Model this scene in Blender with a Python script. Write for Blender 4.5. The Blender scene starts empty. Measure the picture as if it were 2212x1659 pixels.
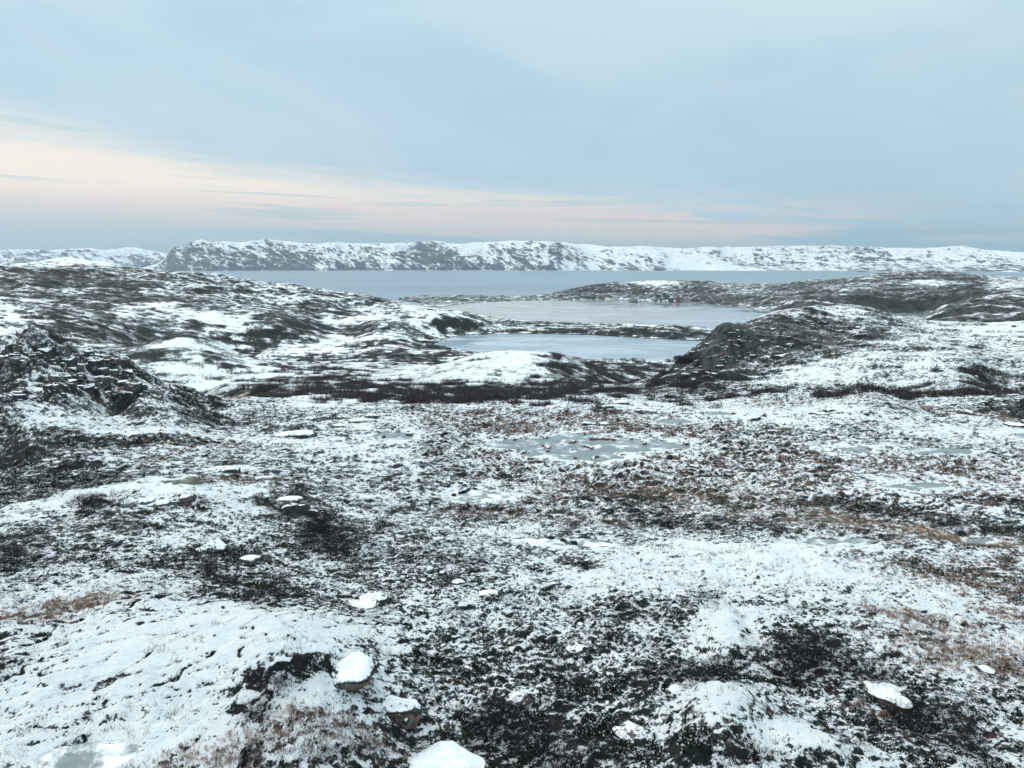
import bpy, math, random
import numpy as np

# ------------------------------------------------------------------ camera, world, sun, exposure
SC = bpy.context.scene
COL = SC.collection
FPX, CU, CV, YH, CH = 1500.0, 1106.0, 829.5, 573.0, 40.0     # focal length and centre for a 2212 px wide picture
PITCH = math.atan((CV - YH) / FPX)
cam_d = bpy.data.cameras.new("camera"); cam = bpy.data.objects.new("camera", cam_d); COL.objects.link(cam)
cam_d.sensor_width = 36.0; cam_d.lens = 36.0 * FPX / 2212.0
cam_d.clip_start = 0.5; cam_d.clip_end = 80000
cam.location = (0, 0, CH); cam.rotation_euler = (math.pi / 2 - PITCH, 0, 0)
SC.camera = cam
SC.view_settings.view_transform = 'Standard'; SC.view_settings.look = 'None'
SC.view_settings.gamma = 1.0; SC.view_settings.exposure = 0.07
SC.cycles.max_bounces = 6; SC.cycles.diffuse_bounces = 3; SC.cycles.glossy_bounces = 3
SC.cycles.transparent_max_bounces = 8; SC.cycles.volume_bounces = 0

SUN_EL, SUN_AZ = math.radians(32), math.radians(-60)          # azimuth from +Y towards +X
sd = bpy.data.lights.new("sun", 'SUN'); sun = bpy.data.objects.new("sun", sd); COL.objects.link(sun)
sd.energy = 1.5; sd.angle = math.radians(20); sd.color = (1.0, 0.93, 0.86)
sun.rotation_euler = (math.pi / 2 - SUN_EL, 0, math.pi - SUN_AZ)


class NT:
    """small node-tree helper"""
    def __init__(s, tree):
        s.t = tree; s.n = tree.nodes; s.l = tree.links; s.n.clear()
    def node(s, kind, ins=None, **props):
        nd = s.n.new(kind)
        for k, v in props.items(): setattr(nd, k, v)
        for k, v in (ins or {}).items(): s.put(nd.inputs[k], v)
        return nd
    def put(s, sock, v):
        if isinstance(v, bpy.types.NodeSocket): s.l.new(v, sock)
        elif isinstance(v, bpy.types.Node): s.l.new(v.outputs[0], sock)
        else: sock.default_value = v
    def m(s, op, a, b=0.0, c=0.0, clamp=False):
        return s.node('ShaderNodeMath', {0: a, 1: b, 2: c}, operation=op, use_clamp=clamp).outputs[0]
    def add(s, a, b): return s.m('ADD', a, b)
    def mul(s, a, b): return s.m('MULTIPLY', a, b)
    def sub(s, a, b): return s.m('SUBTRACT', a, b)
    def step(s, x, lo, hi, a=0.0, b=1.0):
        return s.node('ShaderNodeMapRange', {0: x, 1: lo, 2: hi, 3: a, 4: b}, interpolation_type='SMOOTHSTEP').outputs[0]
    def lin(s, x, lo, hi, a=0.0, b=1.0):
        return s.node('ShaderNodeMapRange', {0: x, 1: lo, 2: hi, 3: a, 4: b}).outputs[0]
    def mix(s, f, a, b):
        nd = s.n.new('ShaderNodeMix'); nd.data_type = 'RGBA'
        s.put(nd.inputs[0], f); s.put(nd.inputs[6], c4(a)); s.put(nd.inputs[7], c4(b)); return nd.outputs[2]
    def noise(s, vec, scale, detail=3, rough=.5, dist=0.0, lac=2.0):
        return s.node('ShaderNodeTexNoise', {'Vector': vec, 'Scale': scale, 'Detail': detail, 'Roughness': rough,
                                             'Distortion': dist, 'Lacunarity': lac}).outputs[0]
    def attr(s, name): return s.node('ShaderNodeAttribute', attribute_name=name).outputs['Fac']
    def comb(s, x, y, z): return s.node('ShaderNodeCombineXYZ', {0: x, 1: y, 2: z}).outputs[0]


def c4(c):
    return (*c, 1.0) if isinstance(c, tuple) and len(c) == 3 else c


def el_of(v): return math.atan((YH - v) / FPX)


def build_world():
    w = bpy.data.worlds.new("World"); SC.world = w; w.use_nodes = True
    T = NT(w.node_tree)
    sky = T.node('ShaderNodeTexSky', sky_type='NISHITA', sun_disc=False, sun_elevation=SUN_EL,
                 sun_rotation=SUN_AZ, altitude=50, air_density=1.0, dust_density=2.0, ozone_density=2.0)
    tc = T.node('ShaderNodeTexCoord').outputs['Generated']
    sp = T.node('ShaderNodeSeparateXYZ', {0: tc})
    x, y, z = sp.outputs
    az = T.m('ARCTAN2', x, y)
    el = T.m('ARCSINE', z)
    # broad soft lumps of the cloud deck, streaks drawn out along the horizon
    st = T.comb(T.mul(az, 2.0), T.mul(T.add(el, T.mul(az, 0.14)), 6.5), 0.7)
    soft = T.noise(st, 1.6, 4, .5, .3)
    wisp = T.noise(T.comb(T.mul(az, 3.0), T.mul(T.add(el, T.mul(az, 0.07)), 34.0), 3.0), 1.5, 7, .6, .5)
    wisp2 = T.noise(T.comb(T.mul(az, 2.2), T.mul(T.add(el, T.mul(az, 0.03)), 60.0), 9.0), 1.3, 5, .55, .2)
    # cloud deck
    e0, e1, e2 = el_of(520), el_of(300), el_of(0)
    deck_lo = (0.45, 0.63, 0.74); deck_mid = (0.49, 0.675, 0.78); deck_hi = (0.58, 0.765, 0.85)
    deck = T.mix(T.step(el, e0, e1), deck_lo, deck_mid)
    deck = T.mix(T.step(el, e1 * .8, e2), deck, deck_hi)
    lump = T.step(soft, .38, .66)
    deck = T.mix(T.mul(lump, .6), deck, (0.62, 0.75, 0.84))
    deck = T.mix(T.mul(T.step(T.noise(st, 1.1, 3, .5, .5), .46, .68), .55), deck, (0.43, 0.63, 0.79))
    # paler towards the upper right
    ur = T.mul(T.step(az, -0.1, 0.55), T.step(el, el_of(230), el_of(-60)))
    deck = T.mix(T.mul(ur, .75), deck, (0.68, 0.90, 0.91))
    # lit gap under the deck: its upper edge slopes down to the right
    edge = T.node('ShaderNodeFloatCurve', {1: T.lin(az, -0.75, 0.75)})
    cv = edge.mapping.curves[0]
    pts = [(0.0, el_of(312)), (0.077, el_of(322)), (0.245, el_of(368)), (0.45, el_of(420)), (0.54, el_of(428)), (0.63, el_of(440)),
           (0.72, el_of(456)), (0.83, el_of(474)), (1.0, el_of(500))]
    while len(cv.points) < len(pts): cv.points.new(0.5, 0.5)
    for p, (a, b) in zip(cv.points, pts): p.location = (a, b * 4)
    edge.mapping.update()
    ed = T.m('MULTIPLY', edge, 0.25)
    d = T.sub(T.add(ed, T.add(T.mul(T.sub(wisp, .5), 0.060), T.mul(T.sub(wisp2, .5), .03))), el)
    gap = T.step(d, -0.020, 0.035)
    fade_r = T.step(az, 0.30, 0.60, 1.0, 0.45)
    patch = T.step(T.sub(wisp, T.lin(az, -.2, .5, -.20, 0.10)), .38, .50)
    gap = T.mul(T.mul(gap, fade_r), T.mix(T.step(az, .10, .28), (1, 1, 1), patch))
    cream = (1.0, 0.90, 0.80); pink = (0.84, 0.73, 0.71)
    g = T.mix(T.step(el, el_of(475), el_of(415)), pink, cream)
    g = T.mix(T.mul(T.step(el, el_of(400), el_of(310)), .75), g, (0.76, 0.82, 0.80))
    g = T.mix(T.mul(T.step(T.add(el, T.lin(az, -.5, .3, -.006, .022)), el_of(455), el_of(530), 0, 1), .9), g, (0.46, 0.61, 0.68))
    streak = T.step(wisp2, .55, .64)
    g = T.mix(T.mul(streak, .6), g, (0.45, 0.62, 0.67))
    col = T.mix(gap, deck, g)
    low = T.mul(T.step(wisp2, .50, .58), T.step(el, el_of(488), el_of(512)))
    col = T.mix(T.mul(low, .6), col, (0.38, 0.55, 0.65))
    # overcast skies grow brighter overhead
    col = T.mix(T.step(el, 0.40, 0.9), col, (0.76, 0.83, 0.87))
    zen = T.step(el, 0.42, 1.3, 1.0, 2.05)
    col = T.node('ShaderNodeVectorMath', {0: col, 'Scale': zen}, operation='SCALE').outputs[0]
    b1 = T.node('ShaderNodeBackground', {0: sky, 1: 0.06})
    b2 = T.node('ShaderNodeBackground', {0: col, 1: 1.0})
    mx = T.node('ShaderNodeMixShader', {0: 0.93, 1: b1, 2: b2})
    T.node('ShaderNodeOutputWorld', {0: mx})


build_world()

# ------------------------------------------------------------------ helpers
RNG = np.random.RandomState(7)
random.seed(7)
CP, SP = math.cos(PITCH), math.sin(PITCH)


def ray(u, v):
    dx = (u - CU) / FPX; dy = (CV - v) / FPX
    return dx, CP + dy * SP, -SP + dy * CP


def on_plane(u, v, z):
    d = ray(u, v); t = (z - CH) / d[2]; return d[0] * t, d[1] * t


def az_of(u, v=YH):
    d = ray(u, v); return math.atan2(d[0], d[1])


_ang = np.random.RandomState(3).rand(4096) * 2 * np.pi
_gx = np.cos(_ang); _gy = np.sin(_ang)


def perlin(x, y, seed=0):
    xi = np.floor(x).astype(np.int64); yi = np.floor(y).astype(np.int64)
    fx = x - xi; fy = y - yi
    ux = fx * fx * fx * (fx * (fx * 6 - 15) + 10); uy = fy * fy * fy * (fy * (fy * 6 - 15) + 10)
    def g(ix, iy, dx, dy):
        h = ((ix * 73856093) ^ (iy * 19349663) ^ (seed * 83492791)) & 0x7fffffff
        h = ((h >> 7) ^ h ^ (h >> 17)) & 4095
        return _gx[h] * dx + _gy[h] * dy
    a = g(xi, yi, fx, fy); b = g(xi + 1, yi, fx - 1, fy)
    c = g(xi, yi + 1, fx, fy - 1); d = g(xi + 1, yi + 1, fx - 1, fy - 1)
    ab = a + ux * (b - a); cd = c + ux * (d - c)
    return (ab + uy * (cd - ab)) * 1.5


def fbm(x, y, wl, octs=3, gain=.5, seed=0):
    o = 0; a = 1.0
    for k in range(octs):
        o = o + a * perlin(x / wl + 17.3 * k, y / wl - 9.1 * k, seed + k); wl /= 2.03; a *= gain
    return o


def smooth(x, a, b):
    t = np.clip((x - a) / (b - a), 0, 1); return t * t * (3 - 2 * t)


def make_mesh(name, V, F, mats=(), smooth_sh=True, parent=None, mat_idx=None):
    """V (n,3) array, F (m,4) or (m,3) array of indices"""
    me = bpy.data.meshes.new(name)
    V = np.asarray(V, dtype=np.float32); F = np.asarray(F, dtype=np.int32)
    k = F.shape[1]
    me.vertices.add(len(V)); me.vertices.foreach_set('co', V.ravel())
    me.loops.add(F.size); me.loops.foreach_set('vertex_index', F.ravel())
    me.polygons.add(len(F)); me.polygons.foreach_set('loop_start', np.arange(len(F), dtype=np.int32) * k)
    try: me.polygons.foreach_set('loop_total', np.full(len(F), k, dtype=np.int32))
    except Exception: pass
    me.polygons.foreach_set('use_smooth', np.full(len(F), smooth_sh))
    for m_ in mats: me.materials.append(m_)
    if mat_idx is not None: me.polygons.foreach_set('material_index', np.asarray(mat_idx, dtype=np.int32))
    me.update(calc_edges=True); me.validate()
    o = bpy.data.objects.new(name, me); COL.objects.link(o)
    if parent: o.parent = parent
    return o


def set_attr(o, name, arr):
    a = o.data.attributes.new(name, 'FLOAT', 'POINT'); a.data.foreach_set('value', np.asarray(arr, dtype=np.float32).ravel())


def tag(o, label=None, cat=None, group=None, kind=None):
    if label: o['label'] = label
    if cat: o['category'] = cat
    if group: o['group'] = group
    if kind: o['kind'] = kind
    return o


def grid_faces(nr, nc):
    i = np.arange(nr - 1)[:, None] * nc + np.arange(nc - 1)[None, :]
    return np.stack([i, i + 1, i + nc + 1, i + nc], -1).reshape(-1, 4)


# ------------------------------------------------------------------ terrain: large shape
HP = []      # (az, ln r, z)
def Z(u, v, z):
    x, y = on_plane(u, v, z); HP.append((math.atan2(x, y), math.log(math.hypot(x, y)), z))
def R(u, v, r):
    d = ray(u, v); h = math.hypot(d[0], d[1]); HP.append((math.atan2(d[0], d[1]), math.log(r), CH + d[2] / h * r))
def H(u, r, z):
    HP.append((az_of(u), math.log(r), z))

for u in (-250, 200, 650, 1106, 1560, 2010, 2460): H(u, 4, 24.5); H(u, 11, 24.8)
for u, z in ((-150, 26), (100, 26), (500, 25.6), (900, 24.6), (1300, 24.2), (1700, 25.2), (2050, 24.9), (2350, 25.2)): Z(u, 1659, z)
for u, z in ((-150, 26.4), (0, 26.3), (300, 26.5), (600, 26.6), (760, 26.1), (900, 24.6), (1200, 23.9), (1450, 24.5), (1580, 25.0), (1700, 24.5), (1900, 24.4), (2212, 24.6), (2380, 24.7)): Z(u, 1500, z)
for u, z in ((-150, 26.4), (0, 26.2), (300, 26.6), (480, 26.4), (640, 25.9), (740, 25.0), (1000, 23.8), (1400, 24.1), (1800, 24.5), (2212, 24.4), (2380, 24.4)): Z(u, 1340, z)
for u, z in ((-150, 25.7), (0, 25.6), (300, 25.3), (500, 24.6), (700, 24.0), (1000, 23.4), (1400, 24.0), (1800, 24.3), (2212, 24.2), (2380, 24.2)): Z(u, 1240, z)
for u, z in ((-150, 25.1), (0, 25), (300, 25), (560, 24.2), (720, 23.2), (1100, 22.6), (1500, 22.9), (1900, 23.2), (2212, 23.4), (2380, 23.5)): Z(u, 1150, z)
for u, z in ((-150, 24.6), (0, 24.4), (300, 25), (600, 23.9), (900, 22.5), (1200, 21.6), (1600, 21.6), (2000, 22.0), (2212, 22.2), (2380, 22.3)): Z(u, 1050, z)
for u, z in ((-150, 24.2), (0, 24), (300, 23.5), (600, 22.4), (800, 21.8), (1000, 21.2), (1300, 21.0), (1700, 21.0), (2000, 21.0), (2212, 21.3), (2380, 21.4)): Z(u, 960, z)
for u, z in ((-150, 24.2), (0, 24.2), (250, 23.3), (450, 21.7), (800, 21), (1100, 20.4), (1400, 20.4), (1700, 20.4), (2000, 20.4), (2212, 20.4), (2380, 20.4)): Z(u, 900, z)
for u, z in ((520, 19.5), (700, 18.3), (900, 18.3), (1100, 18.8), (1300, 19.2), (1600, 19.4), (1900, 19.2), (2212, 19.0), (2380, 18.8)): Z(u, 862, z)
# crag on the left
for u, v, r in ((-200, 740, 100), (-100, 745, 100), (0, 748, 100), (100, 742, 105), (200, 755, 105), (260, 785, 101), (330, 828, 97), (410, 862, 94),
                (-150, 800, 90), (0, 800, 91), (100, 800, 92), (200, 815, 92), (-150, 850, 82), (0, 850, 83), (150, 850, 84), (300, 870, 86)): R(u, v, r)
for u in (-150, 0, 150): H(u, 125, 24); H(u, 160, 15); H(u, 220, 11)
H(300, 130, 14); H(300, 180, 8); H(430, 130, 12); H(430, 190, 6)
# left hill
for u, v, r in ((-200, 700, 300), (0, 700, 300), (-200, 645, 400), (0, 650, 400), (-200, 605, 500), (0, 610, 500), (-200, 572, 600), (0, 570, 600),
                (200, 700, 320), (200, 650, 420), (200, 610, 510), (200, 574, 600), (300, 580, 590),
                (400, 740, 280), (400, 690, 370), (400, 640, 460), (400, 588, 570), (500, 598, 555),
                (600, 700, 370), (600, 650, 470), (600, 611, 535), (700, 624, 520),
                (800, 700, 385), (800, 670, 450), (800, 640, 505), (870, 655, 490), (950, 690, 400), (950, 672, 468), (1040, 700, 400), (1040, 687, 440)): R(u, v, r)
for u, v, r in ((-100, 566, 760), (60, 567, 770), (130, 557, 780), (200, 562, 780), (255, 572, 770)): R(u, v, r)
for u in (-200, 0, 130, 255): H(u, 680, 34)
for u in (-200, 0, 200, 400): H(u, 1000, -3)
H(400, 760, 10); H(600, 700, -3); H(700, 660, -3); H(800, 620, -2); H(900, 560, -1)
# valley floor
for u, v, z in ((500, 780, 4), (700, 785, 3.3), (600, 730, 5), (760, 720, 4), (850, 760, 2.6), (400, 780, 5), (900, 735, 2.6), (900, 790, 3), (950, 715, 4)): Z(u, v, z)
for u, v, r in ((480, 830, 165), (700, 830, 160), (900, 835, 150), (750, 806, 215), (550, 810, 210)): R(u, v, r)
# centre knoll
for u, v, r in ((1100, 757, 215), (1020, 768, 210), (1190, 764, 218), (960, 790, 205), (1265, 782, 222), (1120, 800, 180), (1120, 832, 160), (980, 822, 170), (1250, 815, 185),
                (1300, 830, 165)): R(u, v, r)
for u in (1000, 1150, 1300): H(u, 262, 2.2)
# knoll on the right
for u, v, r in ((1410, 834, 140), (1440, 812, 146), (1500, 768, 150), (1560, 717, 155), (1650, 684, 168), (1750, 667, 180), (1830, 660, 190), (1900, 673, 195), (1980, 692, 198),
                (2060, 698, 205), (2212, 702, 215), (2400, 700, 220),
                (1500, 838, 132), (1700, 838, 124), (1900, 845, 120), (2212, 855, 117), (2400, 855, 117),
                (1600, 790, 142), (1700, 780, 145), (1900, 780, 142), (2100, 790, 140), (2300, 790, 140),
                (1650, 740, 153), (1800, 730, 160), (2000, 740, 160), (2212, 745, 165), (2400, 745, 165), (1800, 695, 174), (2000, 712, 182)): R(u, v, r)
for u, r, z in ((1420, 185, 6), (1500, 195, 7), (1600, 215, 8), (1430, 240, 1.5), (1560, 280, 0), (1700, 300, 2), (1850, 320, 2), (1950, 330, 3), (2100, 270, 14), (2300, 270, 14)): H(u, r, z)
# dark hill further back on the right
for u, v, r in ((1990, 690, 320), (2055, 664, 335), (2105, 652, 340), (2165, 638, 345), (2230, 640, 350), (2400, 645, 350)): R(u, v, r)
H(1980, 400, 0); H(2165, 440, 4); H(2300, 440, 6)
# headland
for u, z in ((1700, 0.8), (1850, 0.8), (1990, 1.5)): Z(u, 678, z)
for u, v, r in ((1690, 655, 640), (1850, 650, 660), (2050, 645, 660), (2212, 632, 660), (2400, 632, 660), (1700, 630, 800), (1850, 615, 850), (2050, 612, 850), (2212, 615, 850), (2400, 615, 850),
                (1650, 614, 1000), (1760, 607, 1030), (1850, 601, 1060), (1890, 595, 1070), (1930, 588, 1080), (2020, 593, 1090), (2100, 598, 1090), (2212, 606, 1080), (2400, 607, 1080),
                (1500, 630, 860), (1500, 607, 980), (1400, 609, 970), (1300, 613, 960), (1240, 624, 970), (1350, 630, 880), (1600, 640, 780)): R(u, v, r)
for u in (1200, 1300, 1400, 1600, 1800, 2000, 2212, 2400): H(u, 1260, -3)
for u, v, z in ((900, 643, 2.6), (1000, 640, 3), (1100, 641, 2.6), (1180, 640, 2)): Z(u, v, z)
for u in (900, 1000, 1100, 1170): H(u, 1010, -2.5)
for u, r, z in ((1150, 600, -2), (1300, 600, -2), (1450, 560, -2), (1000, 680, -2), (1050, 330, -1), (1200, 330, -1.5), (1350, 330, -1.5), (1400, 640, -2), (1560, 480, -2), (1620, 600, -2)): H(u, r, z)
for u, v, z in ((1060, 700, 3.5), (1130, 708, 3), (1300, 715, 3), (1450, 722, 3), (1540, 722, 2)): Z(u, v, z)
for u in (-250, 300, 800, 1300, 1800, 2450): H(u, 1500, -5)

HPa = np.array(HP)
AZS = 2.2


def tps_fit(P, lam=2e-4):
    X = P[:, :2] * [AZS, 1.0]; n = len(X)
    d2 = ((X[:, None] - X[None]) ** 2).sum(-1)
    K = 0.5 * d2 * np.log(d2 + 1e-12)
    A = np.zeros((n + 3, n + 3)); A[:n, :n] = K + lam * np.eye(n)
    A[:n, n] = 1; A[:n, n + 1:] = X; A[n, :n] = 1; A[n + 1:, :n] = X.T
    b = np.concatenate([P[:, 2], np.zeros(3)])
    return X, np.linalg.solve(A, b)


CAZ = np.linspace(-0.92, 0.92, 230); CLR = np.linspace(0.0, math.log(1600), 420)
def macro_grid():
    X, w = tps_fit(HPa)
    ga, gl = np.meshgrid(CAZ * AZS, CLR, indexing='ij'); q = np.stack([ga.ravel(), gl.ravel()], -1)
    out = np.empty(len(q))
    for s in range(0, len(q), 8000):
        d2 = ((q[s:s + 8000, None] - X[None]) ** 2).sum(-1)
        out[s:s + 8000] = (0.5 * d2 * np.log(d2 + 1e-12)) @ w[:-3] + w[-3] + q[s:s + 8000] @ w[-2:]
    return out.reshape(ga.shape)
MG = macro_grid()
MG[:, CLR < math.log(4)] = MG[:, np.searchsorted(CLR, math.log(4))][:, None]


def sample_grid(G, gx, gy, a, b):
    i = np.clip((a - gx[0]) / (gx[1] - gx[0]), 0, len(gx) - 1.001); j = np.clip((b - gy[0]) / (gy[1] - gy[0]), 0, len(gy) - 1.001)
    i0 = i.astype(int); j0 = j.astype(int); fi = i - i0; fj = j - j0
    def cub(p0, p1, p2, p3, t):
        return p1 + .5 * t * (p2 - p0 + t * (2 * p0 - 5 * p1 + 4 * p2 - p3 + t * (3 * (p1 - p2) + p3 - p0)))
    rows = []
    for k in (-1, 0, 1, 2):
        ii = np.clip(i0 + k, 0, len(gx) - 1)
        rows.append(cub(*[G[ii, np.clip(j0 + m, 0, len(gy) - 1)] for m in (-1, 0, 1, 2)], fj))
    return cub(*rows, fi)


def macro(az, r):
    a = np.clip(az, -0.9, 0.9)
    z = sample_grid(MG, CAZ, CLR, a, np.log(np.maximum(r, 1.01)))
    side = smooth(np.abs(az), 0.95, 2.2)
    return z * (1 - side) + side * (24 - 29 * smooth(r, 60, 1300))


# screen ray -> macro terrain
_rr = np.exp(np.linspace(math.log(6), math.log(1550), 2600))
def hit_macro(u, v):
    d = ray(u, v); h = math.hypot(d[0], d[1]); az = math.atan2(d[0], d[1])
    zz = CH + d[2] / h * _rr
    g = macro(np.full_like(_rr, az), _rr)
    k = np.argmax(g >= zz)
    if not (g >= zz).any(): k = len(_rr) - 1
    return az, _rr[k]


# blobs: centre and half-sizes as seen, laid onto the ground at the place they stand
class Blobs:
    def __init__(s, base=0.0): s.L = []; s.base = base
    def __call__(s, u, v, du, dv, val, tilt=0.0, p=2.0):
        if s is COV and u > 480 and 695 < v < 885 and val <= -.28 and not (u > 1600 and v < 815):
            BLT(u, v, du, dv, min(-val * 1.55, 1.1), tilt, p); return
        a, r = hit_macro(u, v); _, r1 = hit_macro(u, v + dv); _, r2 = hit_macro(u, v - dv)
        l = math.log(r); up = abs(math.log(r2) - l); dn = abs(l - math.log(r1)); up = min(up, dn * 2.5 + .02)
        s.L.append((a, l, du / FPX, max((up + dn) / 2, .006), val, tilt, p))
    def field(s, az, lr, wx, wy):
        out = np.full(az.shape, s.base)
        for a, l, sa, sl, val, tilt, p in s.L:
            x = (az - a) / sa + wx; y = (lr - l) / sl + wy
            m_ = (np.abs(x) < 3.2) & (np.abs(y) < 3.2)
            if not m_.any(): continue
            xs = x[m_]; ys = y[m_] + tilt * xs
            out[m_] += val * np.exp(-((xs * xs + ys * ys) ** (p / 2)) * .9)
        return out


BLT = Blobs(0.0)       # thickets of leafless willow
COV = Blobs(0.50)      # how much snow lies
# -- left hill and valley
COV(300, 640, 380, 60, .02); COV(130, 563, 110, 8, .3); COV(60, 640, 150, 30, -.16); COV(150, 610, 160, 18, -.12); COV(230, 610, 60, 14, .06)
COV(120, 600, 90, 16, -.12); COV(470, 690, 70, 14, .45); COV(390, 665, 60, 12, .15); COV(620, 690, 120, 12, -.10)
COV(560, 640, 120, 22, .10); COV(760, 660, 90, 16, .12); COV(930, 685, 90, 14, .32); COV(330, 650, 160, 10, -.10, .3)
COV(120, 700, 150, 25, -.12); COV(20, 735, 40, 18, .4); COV(210, 720, 90, 18, -.06)
COV(800, 632, 45, 6, -.4)
for u, v, du, dv, val in ((560, 700, 300, 7, .22), (420, 730, 160, 7, .2), (480, 790, 120, 14, .30), (700, 740, 140, 9, .25), (620, 760, 120, 9, .25), (300, 760, 90, 8, .05),
                          (900, 710, 70, 8, .2), (440, 765, 60, 5, .2), (700, 765, 40, 5, .1), (520, 815, 90, 8, .3), (420, 745, 110, 9, .3), (560, 735, 110, 8, .25), (640, 775, 130, 9, .2), (430, 800, 90, 12, .2), (340, 735, 110, 7, -.35), (400, 758, 150, 4, -.4),
                          (300, 775, 60, 10, -.35), (560, 715, 50, 4, -.45), (650, 705, 60, 3, -.3), (730, 722, 60, 3, -.4), (660, 735, 70, 3, -.3), (860, 770, 95, 9, -.85),
                          (850, 735, 60, 3, -.4), (940, 728, 40, 6, -.5), (1000, 706, 60, 5, -.7), (800, 750, 50, 3, -.3), (900, 748, 60, 5, -.6), (770, 800, 60, 5, -.4),
                          (640, 843, 120, 9, -.75), (820, 852, 120, 6, -.5), (740, 815, 60, 4, -.5), (560, 775, 40, 3, -.25), (690, 780, 50, 3, -.35), (500, 742, 60, 3, -.3)): COV(u, v, du, dv, val)
_rs = np.random.RandomState(77)
for _ in range(85):
    u_ = _rs.uniform(300, 1000); v_ = _rs.uniform(702, 832)
    COV(u_, v_, _rs.uniform(12, 55), _rs.uniform(1.3, 3.4), -_rs.uniform(.35, .7))
for _ in range(40):
    COV(_rs.uniform(560, 1250), _rs.uniform(836, 880), _rs.uniform(20, 80), _rs.uniform(1.5, 4), _rs.choice([-.5, .35, .35]))
for _ in range(110):
    u_ = _rs.uniform(0, 900); v_ = 585 + u_ * .07 + _rs.uniform(0, 95)
    COV(u_, v_, _rs.uniform(14, 60), _rs.uniform(2.5, 8), _rs.choice([-.25, -.2, .1, .16]), _rs.uniform(-.3, .5))
for _ in range(90):
    u_ = _rs.uniform(1350, 2212); v_ = _rs.uniform(600, 660)
    COV(u_, v_, _rs.uniform(14, 60), _rs.uniform(2, 7), _rs.choice([-.3, -.2, -.1, .25]), _rs.uniform(-.3, .3))
# -- centre knoll and belt of bushes
COV(1110, 785, 160, 30, .32); COV(950, 770, 60, 6, -.3); COV(1000, 846, 210, 9, -.65); COV(1275, 822, 75, 18, -.9); COV(1390, 803, 60, 8, -.7); COV(860, 872, 130, 6, -.55)
COV(1350, 845, 120, 5, -.5); COV(1020, 866, 140, 5, -.5); COV(700, 862, 80, 4, .25)
BLT(1080, 852, 280, 11, .8); BLT(1275, 822, 85, 22, 1.1); BLT(1390, 806, 90, 9, .9); BLT(870, 772, 110, 11, .9); BLT(640, 842, 130, 11, .9); BLT(500, 838, 60, 5, .6); BLT(1180, 870, 120, 4, .5)
# -- isthmus, spit, headland
COV(1180, 700, 130, 5, -.5); COV(1300, 716, 230, 7, -.65); COV(1400, 702, 50, 4, .2); COV(1480, 715, 70, 7, -.6); COV(1000, 642, 170, 7, -.22)
COV(1700, 640, 500, 40, -.08); COV(1260, 622, 60, 8, -.4); COV(1400, 612, 60, 4, .3); COV(1900, 640, 200, 16, -.15); COV(2000, 660, 140, 10, -.2); COV(1700, 645, 120, 8, .1)
COV(2090, 610, 120, 8, .10); COV(1950, 625, 90, 8, .12); COV(2150, 660, 90, 16, .12); COV(1560, 650, 90, 8, -.15)
# -- right knoll
COV(1560, 770, 120, 55, -.12); COV(1500, 810, 90, 25, -.15); COV(1650, 725, 110, 26, -.26); COV(1720, 760, 80, 14, -.18); COV(1770, 690, 110, 14, .14); COV(1800, 676, 80, 12, .5); COV(1660, 657, 60, 7, -.7)
COV(1900, 790, 220, 35, .30); COV(2120, 740, 150, 30, .22); COV(1740, 815, 70, 12, .25); COV(1950, 700, 60, 8, .2); COV(2150, 700, 90, 10, .2)
COV(2000, 830, 190, 9, -.35); COV(2000, 852, 220, 6, -.75); COV(1750, 850, 200, 5, -.6); COV(2150, 845, 80, 6, -.3)
# -- crag slope on the left
COV(120, 785, 200, 45, .42); COV(200, 880, 200, 26, -.12); COV(380, 880, 90, 20, -.1); COV(420, 850, 60, 12, .35); COV(120, 905, 120, 12, .05); COV(40, 900, 150, 36, .35); COV(300, 880, 120, 20, .1)
# -- plateau
COV(1900, 905, 330, 24, .30); COV(1450, 880, 150, 14, .20); COV(1100, 910, 130, 10, .12); COV(800, 915, 90, 12, .28); COV(340, 942, 90, 10, .45); COV(620, 960, 90, 14, .22)
COV(760, 985, 120, 26, .36); COV(850, 985, 60, 8, .1); COV(60, 935, 90, 10, .15)
COV(300, 960, 150, 8, -.35); COV(480, 905, 90, 12, -.25); COV(500, 990, 120, 20, -.12); COV(60, 1045, 110, 45, -.55); COV(150, 1010, 90, 10, -.2)
COV(200, 1003, 60, 6, .45); COV(480, 1016, 60, 6, .3); COV(330, 1065, 230, 24, .36); COV(520, 1090, 120, 12, .2); COV(640, 1090, 60, 22, -.4); COV(560, 1035, 110, 8, -.3)
COV(150, 1100, 120, 18, .25); COV(400, 1160, 250, 25, .12); COV(80, 1160, 100, 14, -.2); COV(100, 1110, 60, 8, -.2); COV(240, 1090, 60, 8, -.25)
COV(720, 1180, 90, 38, -.45); COV(640, 1060, 60, 8, -.2); COV(430, 1210, 110, 24, -.35); COV(560, 1275, 90, 30, -.5); COV(480, 1200, 60, 16, -.4); COV(300, 1245, 90, 8, .2)
COV(60, 1215, 60, 16, -.3); COV(200, 1290, 220, 30, .2); COV(80, 1330, 90, 10, -.1)
COV(1250, 1000, 200, 30, .14); COV(1700, 1030, 500, 60, .22); COV(1250, 960, 300, 40, .1); COV(1150, 1100, 200, 25, .10); COV(1000, 1060, 90, 12, .12)
COV(1880, 1100, 110, 10, -.6, -.6); COV(1780, 1085, 80, 7, -.45, -.5); COV(2150, 1080, 90, 7, -.5, -.6); COV(1500, 1130, 120, 14, -.25); COV(2120, 1130, 90, 8, -.4, -.4)
COV(1000, 1090, 90, 14, -.15); COV(1450, 1080, 60, 6, -.2)
COV(1400, 1230, 230, 40, .25); COV(1750, 1220, 330, 40, .36); COV(2000, 1200, 200, 20, .15); COV(1900, 1170, 120, 12, .12)
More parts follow.
